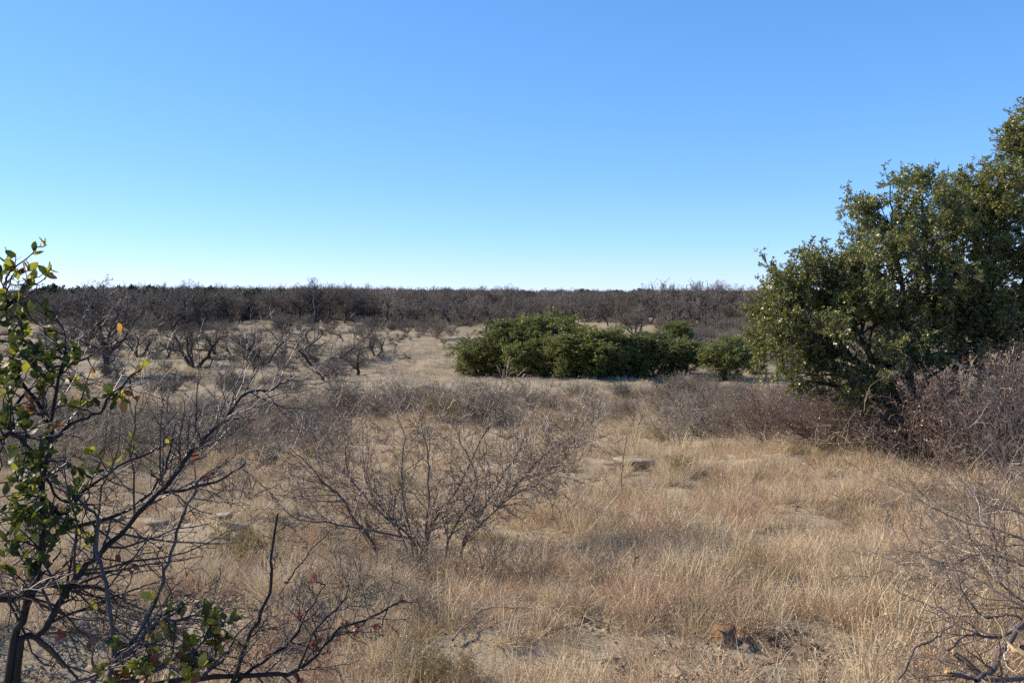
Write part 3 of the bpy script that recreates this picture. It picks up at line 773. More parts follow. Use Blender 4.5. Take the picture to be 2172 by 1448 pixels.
# big evergreen oaks at right
def right_oaks():
    d = 15.0
    def el(px, py, rx, rz, w, dd=0., ry=None):
        k = (d + dd) / F; return (W(px, py, d + dd), (rx * k, (ry or rx) * k, rz * k), w)
    base = gx(1925, 15.6); base[2] = float(H(base[0], base[1]))
    e = thing('evergreen_oak', 'spreading evergreen oak with leaning dark trunks and foliage reaching left over the reddish brush', 'tree', base)
    E = [el(1790, 720, 190, 150, 4), el(1900, 560, 165, 150, 4, .4), el(1700, 690, 120, 100, 2), el(1780, 585, 115, 90, 1.5), el(1850, 520, 130, 110, 1.6, .3), el(1930, 640, 170, 150, 2, -.2), el(1655, 655, 80, 85, 1.4), el(1710, 600, 85, 85, 1.3), el(1690, 760, 120, 60, 1.0), el(1860, 420, 70, 60, .6), el(1960, 420, 90, 70, 1, .5), el(1960, 680, 180, 120, 2.5, .8), el(1625, 700, 45, 45, .3), el(1800, 820, 130, 35, .7)]
    E = [(c - base, r, w) for c, r, w in E]
    T = lambda *p: [W(a, b, d + q) - base for a, b, q in p]
    g = base * 0
    tr = [([g + [0, 0, -.2]] + T((1915, 880, .5), (1880, 800, .3), (1830, 720, .1), (1770, 620, 0)), .10),
          ([g + [-.12, .1, -.2]] + T((1895, 880, .6), (1850, 790, .5), (1780, 740, .2), (1690, 690, 0)), .085),
          ([g + [.15, 0, -.2]] + T((1935, 870, .6), (1925, 760, .6), (1920, 640, .5), (1890, 480, .4)), .10),
          ([g + [.3, .1, -.2]] + T((1960, 840, .8), (1970, 700, .8), (1965, 560, .6), (1955, 430, .5)), .085)]
    leafy(e, 401, tr, E, 290, .22, (10, 5, 9), (.052, .025), 'oak_leaf', zmin=.8, core=.5)
    base = gx(2095, 16.2)
    e = thing('evergreen_oak', 'taller evergreen oak at the right edge of the frame with a thick dark trunk', 'tree', base)
    E = [el(2090, 560, 160, 190, 4, 1), el(2220, 480, 190, 230, 5, 1), el(2080, 430, 100, 100, 1.6, 1), el(2020, 500, 120, 120, 2, .8), el(2195, 345, 95, 80, 1.5, 1), el(2150, 640, 170, 110, 3, .2), el(2055, 390, 60, 50, .4, 1), el(2125, 300, 30, 25, .2, 1), el(2175, 285, 55, 55, .7, 1), el(2030, 660, 120, 90, 1.5, .5), el(2100, 735, 150, 55, 1.2, 1.2)]
    E = [(c - base, r, w) for c, r, w in E]
    T = lambda *p: [W(a, b, d + q) - base for a, b, q in p]
    g = base * 0
    tr = [([g + [0, 0, -.2]] + T((2090, 860, 1.1), (2075, 740, 1.), (2060, 640, 1.), (2070, 480, 1.)), .13),
          ([g + [.2, 0, -.2]] + T((2130, 840, 1.1), (2150, 700, 1.), (2190, 560, 1.), (2200, 350, 1.)), .13)]
    leafy(e, 402, tr, E, 320, .22, (10, 5, 9), (.052, .025), 'oak_leaf', zmin=.8, core=.5)
right_oaks()

# ------------------------------------------------------------------ scrub
M['twig_pale'] = veg('pale_twig', [(.22, .175, .13), (.40, .33, .25), (.16, .125, .09), (.56, .48, .38)], .6, .35, objvar=.1)
gs = [shrub_proto(500 + i, 1.3, stems=[20, 26, 16, 30, 14][i], spread=[.9, 1.2, .7, 1.5, 1.][i], k=(6, 4, 3), tw=.0042, r0=.015, zig=[.1, .2, .1, .05, .25][i], wig=[.16, .22, .14, .25, .2][i], up=[.04, -.03, .06, -.08, 0][i], mat=['twig_grey', 'twig_grey', 'twig_pale', 'twig_grey', 'twig_dark'][i]) for i in range(5)]
ds = [shrub_proto(520 + i, 1.1, stems=18, spread=1., k=(6, 6, 4), tw=.004, mat='twig_dark', r0=.011) for i in range(2)]
rd = [shrub_proto(540 + i, 1.3, stems=20, spread=1.1, k=(6, 6, 4), tw=.003, mat='twig_red', leaf='red_leaf', nl=1, ls=.026, r0=.011, nm='red_leaved_shrub') for i in range(2)]
ws = [shrub_proto(560 + i, 1.3, stems=16, spread=.8, k=(6, 5, 3), tw=.007, mat='twig_wood', r0=.016) for i in range(2)]
fan = [shrub_proto(580 + i, 1.5, stems=[9, 8][i], spread=[.6, .8][i], k=(6, 4, 3), tw=.0055, r0=.024, mat=['twig_pale', 'twig_grey'][i], zig=.2, nm='spiny_shrub') for i in range(2)]

def zone(n, x0, x1, y0, y1, hh, protos, name, label, group, seed, test=None):
    r = np.random.RandomState(seed); k = 0
    while k < n:
        px = r.uniform(x0, x1); py = r.uniform(y0, y1)
        if test and not test(px, py): continue
        c = gp(px, py); s = r.uniform(*hh); p = protos[r.randint(len(protos))]
        place(p, label, 'shrub', c, r.uniform(0, 6.28), s, group, name, tilt=(r.normal(0, .08), r.normal(0, .08))); k += 1
UND = ws + ds; understory()
zone(90, -80, 700, 875, 985, (.55, 1.05), gs, 'bare_shrub', 'leafless grey shrub in the thicket on the slope at left', 'grey scrub on the left slope', 1)
zone(26, 640, 1060, 865, 905, (.85, 1.3), gs, 'bare_shrub', 'leafless grey shrub of the arching brush behind the middle of the slope', 'arching grey brush at mid slope', 2, lambda x, y: not (880 < x < 990 and y > 880))
zone(44, 1390, 1740, 840, 935, (.65, 1.15), gs + gs + ds, 'bare_shrub', 'leafless grey shrub on the slope left of the red-leaved brush', 'grey scrub on the right slope', 3)
zone(36, 1080, 1480, 838, 893, (.4, .85), gs + ds, 'low_shrub', 'low grey shrub at the foot of the slope before the green thicket', 'low scrub before the green thicket', 33)
zone(48, 60, 800, 700, 845, (.5, 1.1), ws, 'bare_shrub', 'small grey shrub dotted among the mesquites on the flat', 'shrubs dotted over the flat', 4)
zone(38, 60, 1560, 686, 708, (1.1, 2.0), ws, 'bare_shrub', 'dark grey shrub along the front edge of the woodland', 'shrubs along the woodland edge', 5, lambda x, y: x < 980 or x > 1480)
zone(20, 1440, 1720, 806, 850, (.5, .95), gs + ds, 'bare_shrub', 'grey shrub below the isolated round live oak', 'scrub below the round live oak', 6)
zone(34, 1600, 2200, 945, 1020, (.6, .95), rd, 'red_leaved_shrub', 'red-leaved shrub in the band of brush under the big right oaks', 'red-leaved brush under the right oaks', 7, lambda x, y: y < 960 + (x - 1620) * .12)
zone(18, 1950, 2260, 960, 1040, (1.0, 1.45), ds + rd + gs, 'bare_shrub', 'tall tangled shrub in the brush below the right edge oak', 'tall tangled brush at right', 8)
zone(18, 1680, 2300, 880, 935, (1.1, 1.6), ds + rd, 'bare_shrub', 'dark shrub behind the trunks of the big right oaks', 'dark brush behind the oak trunks', 12)
zone(7, 1560, 1600, 660, 700, (1.6, 2.4), rd, 'red_leaved_shrub', 'russet bush glimpsed beside the right oaks at the woodland', 'russet bushes at the wood', 9)
for px, py, s, p, lab in [
    (925, 716, 2.1, ws[0], 'wide dark shrub on the clearing edge left of the green thicket'),
    (862, 708, 1.8, ws[1], 'greyish shrub left of the wide dark one on the clearing edge'),
    (895, 712, 1.6, ws[0], 'rounded shrub between two others on the clearing edge'),
    (955, 714, 1.5, ws[1], 'shrub closest to the green thicket on the clearing edge'),
    (943, 731, .6, ws[1], 'tiny pale shrub alone on the open clearing'),
    (809, 766, .5, ws[0], 'tiny dark shrub below the low dark mesquite'),
    (1240, 930, 1.15, fan[0], 'spiny grey shrub fanning up in front of the green thicket'),
    (1190, 915, .85, fan[1], 'small spiny shrub left of the larger fan-shaped one'),
    (1345, 915, 1.0, fan[1], 'spiny shrub with pale curved branch tips before the thicket'),
    (1435, 960, .95, fan[0], 'spiny shrub with dark stems rising in a V from golden grass'),
    (1085, 905, 1.0, fan[1], 'spiny shrub with one long white branch at mid slope'),
    (1530, 930, .8, fan[1], 'spiny shrub left of the reddish brush'),
    (560, 990, .85, fan[0], 'open spiny shrub above the flat rock ledge'),
    (330, 960, .7, fan[1], 'open spiny shrub in the left scrub'),
    (500, 1090, .55, fan[1], 'small spiny shrub growing beside the flat rock ledge'),
]:
    c = gp(px, py); place(p, lab, 'shrub', c, rs.uniform(0, 6.28), s, None, 'spiny_shrub' if p in fan else 'bare_shrub')

for px, py, s, k, lab in [(830, 1225, .30, 4, 'low dark twiggy growth at the left foot of the spreading mesquite'), (930, 1240, .32, 0, 'low grey twiggy growth right under the spreading mesquite'), (1030, 1230, .30, 4, 'low dark twiggy growth at the right foot of the spreading mesquite'),
                          (740, 1260, .28, 1, 'tangle of grey twigs in the grass left of the mesquite foot'), (1130, 1250, .22, 4, 'small dark twiggy tuft right of the mesquite'), (880, 1320, .22, 0, 'small grey twig tangle in the grass below the mesquite'), (1280, 1240, .2, 4, 'small dark tuft of twigs in the middle of the open grass')]:
    place(gs[k], lab, 'shrub', gp(px, py), rs.uniform(0, 6.28), s, None, 'bare_shrub')

# yellow broom weeds
def broom(seed, Hh=.6, mat='forb'):
    rg = np.random.RandomState(seed); e = thing('yellow_weed', '', 'plant')
    n = 26; a = rg.uniform(0, 6.28, n); q = np.sqrt(rg.uniform(0, 1, n)) * .8
    lv = bare(rg, np.stack([.05 * np.cos(a), .05 * np.sin(a), np.full(n, -.02)], 1), np.stack([np.cos(a) * q, np.sin(a) * q, np.ones(n)], 1), np.full(n, Hh) * rg.uniform(.7, 1.1, n), np.full(n, .004),
              [dict(k=6, t0=.4, lr=.4, ang=(.3, .7), n=4), dict(k=5, t0=.3, lr=.5, ang=(.3, .8), n=3)], n0=6, wig0=.08, up0=.04, rmin=.0018)
    t = MB(); [t.tubes(P, R, 3) for P, R, _ in lv]; obj('stem', t.mesh('stem', M['grass_red']), e)
    mb = MB(); twig_leaves(rg, mb, lv[2][0], 7, .02, .009); obj('flower_head', mb.mesh('flower_head', M[mat]), e, 'stuff')
    return e
br = [broom(601), broom(602)]
for px, py, hpx, k, lab in [(935, 895, 60, 0, 'rounded ochre-topped weed among the grey brush at mid slope'), (905, 893, 48, 1, 'ochre weed touching the left side of the rounded one at mid slope'),
                            (1195, 935, 55, 1, 'olive yellow weed left of the fan-shaped spiny shrub'), (960, 1465, 90, 0, 'yellow-green weed at the bottom edge of the picture'), (890, 1470, 60, 1, 'lower yellow-green weed left of the one on the bottom edge'),
                            (500, 1210, 95, 0, 'ochre flowering weed below the flat rock ledge'), (560, 1185, 75, 1, 'ochre weed right of the one below the ledge'), (1440, 1010, 50, 1, 'yellowish weed in the grass right of the pale rocks'),
                            (600, 1230, 60, 0, 'small olive weed left of the spreading mesquite'), (1400, 950, 45, 0, 'yellow weed behind the V-stemmed spiny shrub')]:
    c = gp(px, py); place(br[k], lab, 'plant', c, rs.uniform(0, 6.28), hpx / F * c[1] / .6, None, 'yellow_weed')

# ------------------------------------------------------------------ the traced shrubs
def trace(pts, rg, jit=.004, sub=3):
    """smooth 3D polyline from [(px, py, depth)] photo traces"""
    P = np.array([W(*p) if len(p) == 3 else p[0] for p in pts]); k = len(P)
    Q = []
    for i in range(k - 1):
        p0, p1, p2, p3 = P[max(i - 1, 0)], P[i], P[i + 1], P[min(i + 2, k - 1)]
        for t in np.linspace(0, 1, sub, endpoint=False):
            Q.append(.5 * ((2 * p1) + (-p0 + p2) * t + (2 * p0 - 5 * p1 + 4 * p2 - p3) * t * t + (-p0 + 3 * p1 - 3 * p2 + p3) * t ** 3))
    Q.append(P[-1]); Q = np.array(Q); Q[1:-1] += rg.normal(size=(len(Q) - 2, 3)) * jit
    return Q

def traced_shrub(e, seed, stems, spec, smat, tmat, rmin=.0011, k1=12, l1=.3, up=.02, zig=.2, t0=.1, side_bias=None):
    rg = np.random.RandomState(seed); base = np.array(e.location); tw = MB(); allP = []
    for Q, r0, r1, *o in stems:
        k = o[0] if o else k1; ll = o[1] if len(o) > 1 else l1
        n = len(Q); L = np.linalg.norm(np.diff(Q, axis=0), axis=1).sum(); R = np.linspace(r0, r1, n)[None]; P = (Q - base)[None]
        b = MB(); b.tubes(P, R, 7); obj('stem', b.mesh('stem', M[smat], True), e)
        S, D, Ln, Rr = spawn(rg, P, R, np.array([ll]), k, t0, 1., (.45, 1.15), 1., .55, rmin, .25)
        lv = bare(rg, S, D, Ln, Rr, spec, n0=7, wig0=.15, up0=up, zig0=zig, rmin=rmin, e0=.35)
        for Pp, Rr, _ in lv: tw.tubes(Pp, Rr, 3)
        allP += [l[0] for l in lv]
    obj('crown', tw.mesh('crown', M[tmat]), e, 'stuff')
    return allP, rg

SP = [dict(k=6, t0=.15, lr=.5, rr=.6, n=5, wig=.2, zig=.25, up=.02), dict(k=3, t0=.1, lr=.5, rr=.8, n=3, wig=.25, zig=.2)]

M['twig_near'] = veg('mesquite_twig', [(.09, .062, .042), (.22, .16, .115), (.12, .08, .055), (.58, .47, .36)], .55, .35, objvar=.1)
# spreading mesquite in the middle foreground
def mid_mesquite():
    rg = np.random.RandomState(41); b = gp(880, 1215); d = b[1]
    e = thing('mesquite_bush', 'spreading leafless mesquite bush with fanned stems in the middle foreground grass', 'shrub', b)
    def T(pts, d1):
        n = len(pts); return trace([(p[0], p[1], d + d1 * i / (n - 1)) for i, p in enumerate(pts)], rg, .006)
    g = [
        (T([(903, 1215), (903, 1150), (907, 1080), (909, 993), (903, 941), (894, 898)], -.2), .011, .003),
        (T([(975, 1210), (985, 1145), (1029, 1102), (1081, 1054), (1137, 1024), (1180, 994)], -.5), .014, .003),
        (T([(1029, 1102), (1081, 1046), (1137, 981), (1189, 941), (1224, 918)], .3), .009, .002),
        (T([(810, 1215), (794, 1158), (751, 1102), (725, 1054), (690, 1028), (655, 985), (616, 950)], -.4), .013, .003),
        (T([(890, 1200), (872, 1141), (820, 1098), (768, 1046), (738, 1002), (731, 933), (733, 885)], .5), .012, .003),
        (T([(895, 1200), (881, 1145), (777, 1124), (690, 1106), (634, 1102), (582, 1054)], -.6), .010, .002),
        (T([(905, 1200), (907, 1141), (937, 1080), (976, 1028), (1024, 928), (1037, 907), (1065, 830)], .6), .012, .002),
        (T([(872, 1190), (840, 1110), (795, 1060), (772, 1010), (716, 990), (680, 930)], .7), .010, .002),
        (T([(940, 1200), (960, 1120), (1010, 1040), (1000, 980), (970, 920), (1000, 860)], .4), .010, .002),
        (T([(960, 1200), (1010, 1110), (1060, 1020), (1100, 960), (1120, 900), (1140, 860)], .8), .010, .002),
        (T([(880, 1200), (860, 1080), (850, 1000), (860, 930), (840, 880), (825, 850)], .8), .009, .002),
        (T([(1081, 1054), (1110, 1010), (1160, 1000), (1210, 960)], .0), .006, .0015),
    ]
    g = [(q[0], q[1] * 1.25, q[2] * 1.3) for q in g]
    traced_shrub(e, 42, g, [dict(k=6, t0=.12, lr=.5, rr=.6, n=5, wig=.2, zig=.28, up=.02), dict(k=4, t0=.1, lr=.5, rr=.8, n=3, wig=.25, zig=.2)], 'bark_near', 'twig_near', .0029, 30, .52, .02, .22)
mid_mesquite()

# leaf mesh for the near shrub oak
def leaf_mesh(mat, seed):
    r = np.random.RandomState(seed); t = np.array([0, .15, .35, .55, .75, .92, 1.]); w = np.array([0.03, .17, .27, .29, .22, .1, .0]) * r.uniform(.9, 1.1)
    z = -.10 * np.sin(t * 3.0) * r.uniform(.2, 1.4); V = []; Fc = []
    for i in range(7):
        V += [(t[i], 0, z[i]), (t[i], w[i], z[i] + w[i] * .28), (t[i], -w[i], z[i] + w[i] * .28)]
    for i in range(6):
        a = i * 3; b = a + 3
        Fc += [(a, b, b + 1, a + 1), (a, a + 2, b + 2, b)]
    mb = MB(); mb.add(V, Fc); return mb.mesh('leaf', M[mat], True)
LM = {k: [leaf_mesh('leaf_' + k, s) for s in (1, 2, 3)] for k in ('dark', 'lime', 'orange', 'red')}

def put_leaves(e, seed, clusters, stemQ, lsize=.030, tmat='bark_bush'):
    """clusters: (px, py, depth, rpx, n, kinds)"""
    rg = np.random.RandomState(seed); base = np.array(e.location); Q = np.concatenate(stemQ); mb = MB(); rest = {}
    n_obj = 0
    for px, py, d, rp, n, kinds in clusters:
        C = W(px, py, d); r = rp * d / F; nt = max(2, n // 6)
        ends = C + rg.normal(size=(nt, 3)) * r * .72 * np.array([1, 1., 1.])
        j = np.argmin(np.linalg.norm(ends[:, None] - Q[None], axis=2) + rg.uniform(0, .15, (nt, len(Q))), axis=1)
        P = bez(rg, Q[j], ends, 9, .05, .025) - base
        mb.tubes(P, taper(np.full(nt, .0022), 9, .45), 4)
        for i in range(n):
            k = i % nt; f = rg.uniform(.45, 1.) * 7.99; a = int(f); X = P[k, a] * (1 - f + a) + P[k, a + 1] * (f - a); T = nrm(P[k, a + 1] - P[k, a])
            D = nrm(T * .7 + rg.normal(size=3) * .65 + np.array([0, 0, .25])); Nn = nrm(rg.normal(size=3) * .9 + np.array([-.2, -.3, .8])); S = nrm(np.cross(Nn, D)); Nn = np.cross(D, S)
            s = lsize * rg.uniform(.75, 1.45); kd = kinds[rg.randint(len(kinds))]
            m = Matrix(((D[0] * s, S[0] * s, Nn[0] * s, X[0]), (D[1] * s, S[1] * s, Nn[1] * s, X[1]), (D[2] * s, S[2] * s, Nn[2] * s, X[2]), (0, 0, 0, 1)))
            if n_obj < 298:
                o = bpy.data.objects.new('leaf', LM[kd][rg.randint(3)]); COL.objects.link(o); o.parent = e; o.matrix_local = m; n_obj += 1
            else: rest.setdefault(kd, []).append(m)
    obj('twig', mb.mesh('twig', M[tmat]), e, 'stuff')
    for kd, ms in rest.items():
        b = MB(); me = LM[kd][0]; v = np.array([tuple(q.co) for q in me.vertices]); f = np.array([tuple(p.vertices) for p in me.polygons])
        for m in ms:
            A = np.array(m); b.add(v @ A[:3, :3].T + A[:3, 3], f)
        obj('foliage', b.mesh('foliage', M['leaf_' + kd], True), e, 'stuff')

def left_bushes():
    rg = np.random.RandomState(51)
    # 1: the oak shrub with two leaning trunks
    d = 2.05; bx = gx(10, d); bx = np.array([-1.16, 2.0, float(H(-1.16, 2.0))])
    e = thing('shrub_oak', 'dark-stemmed leafy shrub oak with yellowing leaves filling the left edge close by', 'shrub', bx)
    g = (bx + [0, 0, -.05],)
    def T(pts, d0, d1, root=None, **k):
        n = len(pts); return trace(([(bx + [root, 0, -.05],)] if root is not None else []) + [(p[0], p[1], d0 + (d1 - d0) * i / (n - 1)) for i, p in enumerate(pts)], rg, .0025)
    A = T([(19, 1448), (49, 1316), (72, 1233), (87, 1165), (89, 1051), (95, 995), (110, 938), (106, 900), (97, 883), (67, 840), (50, 817), (33, 773), (20, 700), (15, 640), (8, 600)], 2.0, 2.2, 0.)
    B = T([(38, 1430), (76, 1354), (125, 1282), (151, 1237), (208, 1176), (272, 1112), (333, 1046), (379, 995), (424, 942), (466, 900), (490, 873), (530, 830), (580, 826), (620, 797)], 2.0, 2.25, .03)
    C = T([(-40, 1262), (0, 1267), (49, 1263), (87, 1241), (151, 1243), (200, 1244), (240, 1262)], 1.95, 2.1)
    D = T([(330, 1047), (417, 1032), (473, 1013), (519, 983)], 2.2, 2.4)
    E = T([(89, 1051), (130, 1090), (160, 1060), (190, 1030), (250, 990), (310, 960), (340, 950)], 2.05, 2.25)
    Fq = T([(112, 930), (150, 900), (200, 880), (225, 850), (245, 830), (275, 800), (300, 780)], 2.1, 2.2)
    G = T([(33, 860), (80, 800), (120, 780), (180, 760), (225, 735)], 2.15, 2.3)
    Hh = T([(106, 900), (125, 800), (140, 750), (135, 700)], 2.1, 2.2)
    I = T([(0, 930), (30, 920), (70, 960), (100, 1010), (130, 1060), (200, 1070)], 2.0, 2.1)
    Jq = T([(87, 1165), (140, 1120), (230, 1100), (300, 1060), (345, 1000), (360, 940), (372, 900)], 2.05, 2.3)
    st = [(A, .0105, .002, 20, .14), (B, .009, .0025, 46, .30), (C, .009, .003, 20, .26), (D, .005, .002, 8, .2), (E, .006, .002, 8, .22), (Fq, .005, .002, 8, .2), (G, .005, .002, 7, .18), (Hh, .005, .002, 6, .15), (I, .006, .002, 8, .2), (Jq, .006, .002, 10, .25)]
    traced_shrub(e, 52, st, SP, 'bark_bush', 'twig_bush', .0009, 12, .3, .02, .22)
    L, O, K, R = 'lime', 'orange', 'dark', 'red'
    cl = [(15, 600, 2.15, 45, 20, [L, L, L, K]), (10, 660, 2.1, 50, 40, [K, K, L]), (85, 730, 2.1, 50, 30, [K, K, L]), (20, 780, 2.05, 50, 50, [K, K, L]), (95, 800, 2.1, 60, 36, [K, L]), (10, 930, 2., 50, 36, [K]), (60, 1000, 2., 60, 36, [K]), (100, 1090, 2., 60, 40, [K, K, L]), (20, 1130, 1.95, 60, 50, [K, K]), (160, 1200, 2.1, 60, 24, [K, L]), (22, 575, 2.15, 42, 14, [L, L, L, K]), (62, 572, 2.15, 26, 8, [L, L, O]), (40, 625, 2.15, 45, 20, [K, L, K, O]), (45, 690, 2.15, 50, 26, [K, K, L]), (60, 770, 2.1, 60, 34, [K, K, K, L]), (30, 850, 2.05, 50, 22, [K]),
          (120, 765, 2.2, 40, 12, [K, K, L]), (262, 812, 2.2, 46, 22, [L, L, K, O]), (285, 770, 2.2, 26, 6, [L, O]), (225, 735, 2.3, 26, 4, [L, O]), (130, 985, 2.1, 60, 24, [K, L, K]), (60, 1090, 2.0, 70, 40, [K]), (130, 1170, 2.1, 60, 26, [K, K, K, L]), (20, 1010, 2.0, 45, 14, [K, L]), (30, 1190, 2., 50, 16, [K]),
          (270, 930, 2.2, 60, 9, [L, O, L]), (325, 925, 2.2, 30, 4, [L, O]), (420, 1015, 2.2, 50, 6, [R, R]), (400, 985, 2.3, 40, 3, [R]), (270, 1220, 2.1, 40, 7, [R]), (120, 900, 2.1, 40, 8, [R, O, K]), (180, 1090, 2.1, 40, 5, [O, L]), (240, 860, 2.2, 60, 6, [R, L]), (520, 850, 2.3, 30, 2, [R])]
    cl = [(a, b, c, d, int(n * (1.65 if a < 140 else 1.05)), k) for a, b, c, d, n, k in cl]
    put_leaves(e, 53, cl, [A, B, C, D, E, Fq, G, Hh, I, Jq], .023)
    # 2: sapling with two long whips
    bx = gx(235, 1.9); e = thing('shrub_oak', 'thin-stemmed sapling with two long bare whips and a low bunch of green leaves, bottom left', 'shrub', bx)
    A2 = T([(232, 1448), (242, 1373), (227, 1260), (216, 1203), (206, 1165), (210, 1104), (189, 1078), (114, 1032)], 1.9, 2.1); A2 = np.concatenate([[bx + [0, 0, -.05], (bx + A2[0]) / 2 + [.01, 0, 0]], A2])
    B2 = T([(197, 1441), (238, 1403), (291, 1347), (325, 1282), (352, 1210), (371, 1150), (394, 1082), (413, 1044), (420, 1021)], 1.9, 2.1); B2 = np.concatenate([[bx + [.02, .03, -.05], (bx + B2[0]) / 2], B2])
    C2 = T([(242, 1400), (290, 1365), (325, 1325), (370, 1315), (410, 1308), (450, 1307)], 1.9, 2.0)
    D2 = T([(240, 1448), (300, 1440), (360, 1400), (410, 1380), (450, 1340)], 1.9, 2.)
    E2 = T([(150, 1448), (220, 1420), (290, 1380), (340, 1350)], 1.85, 1.95)
    traced_shrub(e, 54, [(A2, .006, .0025, 12, .16), (B2, .006, .0025, 9, .14), (C2, .005, .002, 9, .18), (D2, .005, .002, 8, .18), (E2, .005, .002, 10, .2)], SP, 'bark_purple', 'twig_bush', .0009, 12, .3, .02, .25)
    cl = [(380, 1350, 1.95, 70, 40, [L, L, K, L, O]), (300, 1425, 1.9, 70, 34, [L, K, L]), (440, 1345, 2., 40, 14, [L, K, O]), (370, 1290, 1.95, 26, 5, [K]), (430, 1400, 1.95, 45, 18, [K, L, R]), (350, 1430, 1.9, 50, 20, [L, K, R]), (200, 1300, 2., 60, 5, [R])]
    cl = [(a, b, c, d, int(n * 2.0), k + [L]) for a, b, c, d, n, k in cl]
    put_leaves(e, 55, cl, [C2, D2, E2], .025)
    # 3: dark-twigged shrub with red leaves
    bx = gx(470, 2.1); e = thing('dark_twigged_shrub', 'low dark-twigged shrub with a few brown-red leaves and one tall whip at the bottom', 'shrub', bx)
    A3 = T([(303, 1460), (380, 1444), (454, 1437), (560, 1430), (632, 1420), (690, 1370), (720, 1330), (777, 1315), (820, 1290), (855, 1271)], 2.0, 2.4)
    B3 = T([(492, 1448), (522, 1362), (556, 1294), (575, 1233), (579, 1165), (589, 1089)], 2.1, 2.2); B3 = np.concatenate([[bx + [0, 0, -.05]], B3])
    C3 = T([(632, 1420), (660, 1350), (690, 1310), (724, 1280), (740, 1240)], 2.15, 2.3)
    D3 = T([(500, 1448), (560, 1400), (620, 1360), (650, 1300), (690, 1240)], 2.1, 2.4)
    E3 = T([(400, 1448), (470, 1400), (500, 1350), (540, 1310)], 2.1, 2.2)
    F3 = T([(604, 1234), (620, 1220), (650, 1180), (690, 1135), (700, 1110)], 2.4, 2.5)
    A3 = np.concatenate([[bx + [-.1, 0, -.05]], A3])
    traced_shrub(e, 56, [(A3, .008, .002, 22, .20), (B3, .006, .0025, 6, .10), (C3, .004, .0015, 9, .15), (D3, .005, .0015, 14, .18), (E3, .005, .0015, 10, .18), (F3, .003, .001, 3, .1)], SP, 'bark_bush', 'twig_bush', .0010, 12, .3, .02, .25)
    cl = [(650, 1400, 2.2, 50, 9, [R]), (690, 1380, 2.2, 30, 7, [R]), (770, 1330, 2.3, 40, 7, [R]), (640, 1360, 2.2, 50, 6, [R]), (720, 1310, 2.2, 40, 5, [R, R, O]), (560, 1380, 2.2, 70, 9, [R]), (862, 1275, 2.4, 10, 2, [R]), (700, 1255, 2.3, 10, 2, [R]), (480, 1390, 2.2, 40, 4, [R, K])]
    put_leaves(e, 57, cl, [A3, C3, D3, E3], .020)
M['twig_bush'] = veg('near_twig', [(.022, .016, .016), (.045, .034, .032), (.08, .066, .062), (.026, .018, .018)], .45, .45, objvar=.1)
left_bushes()

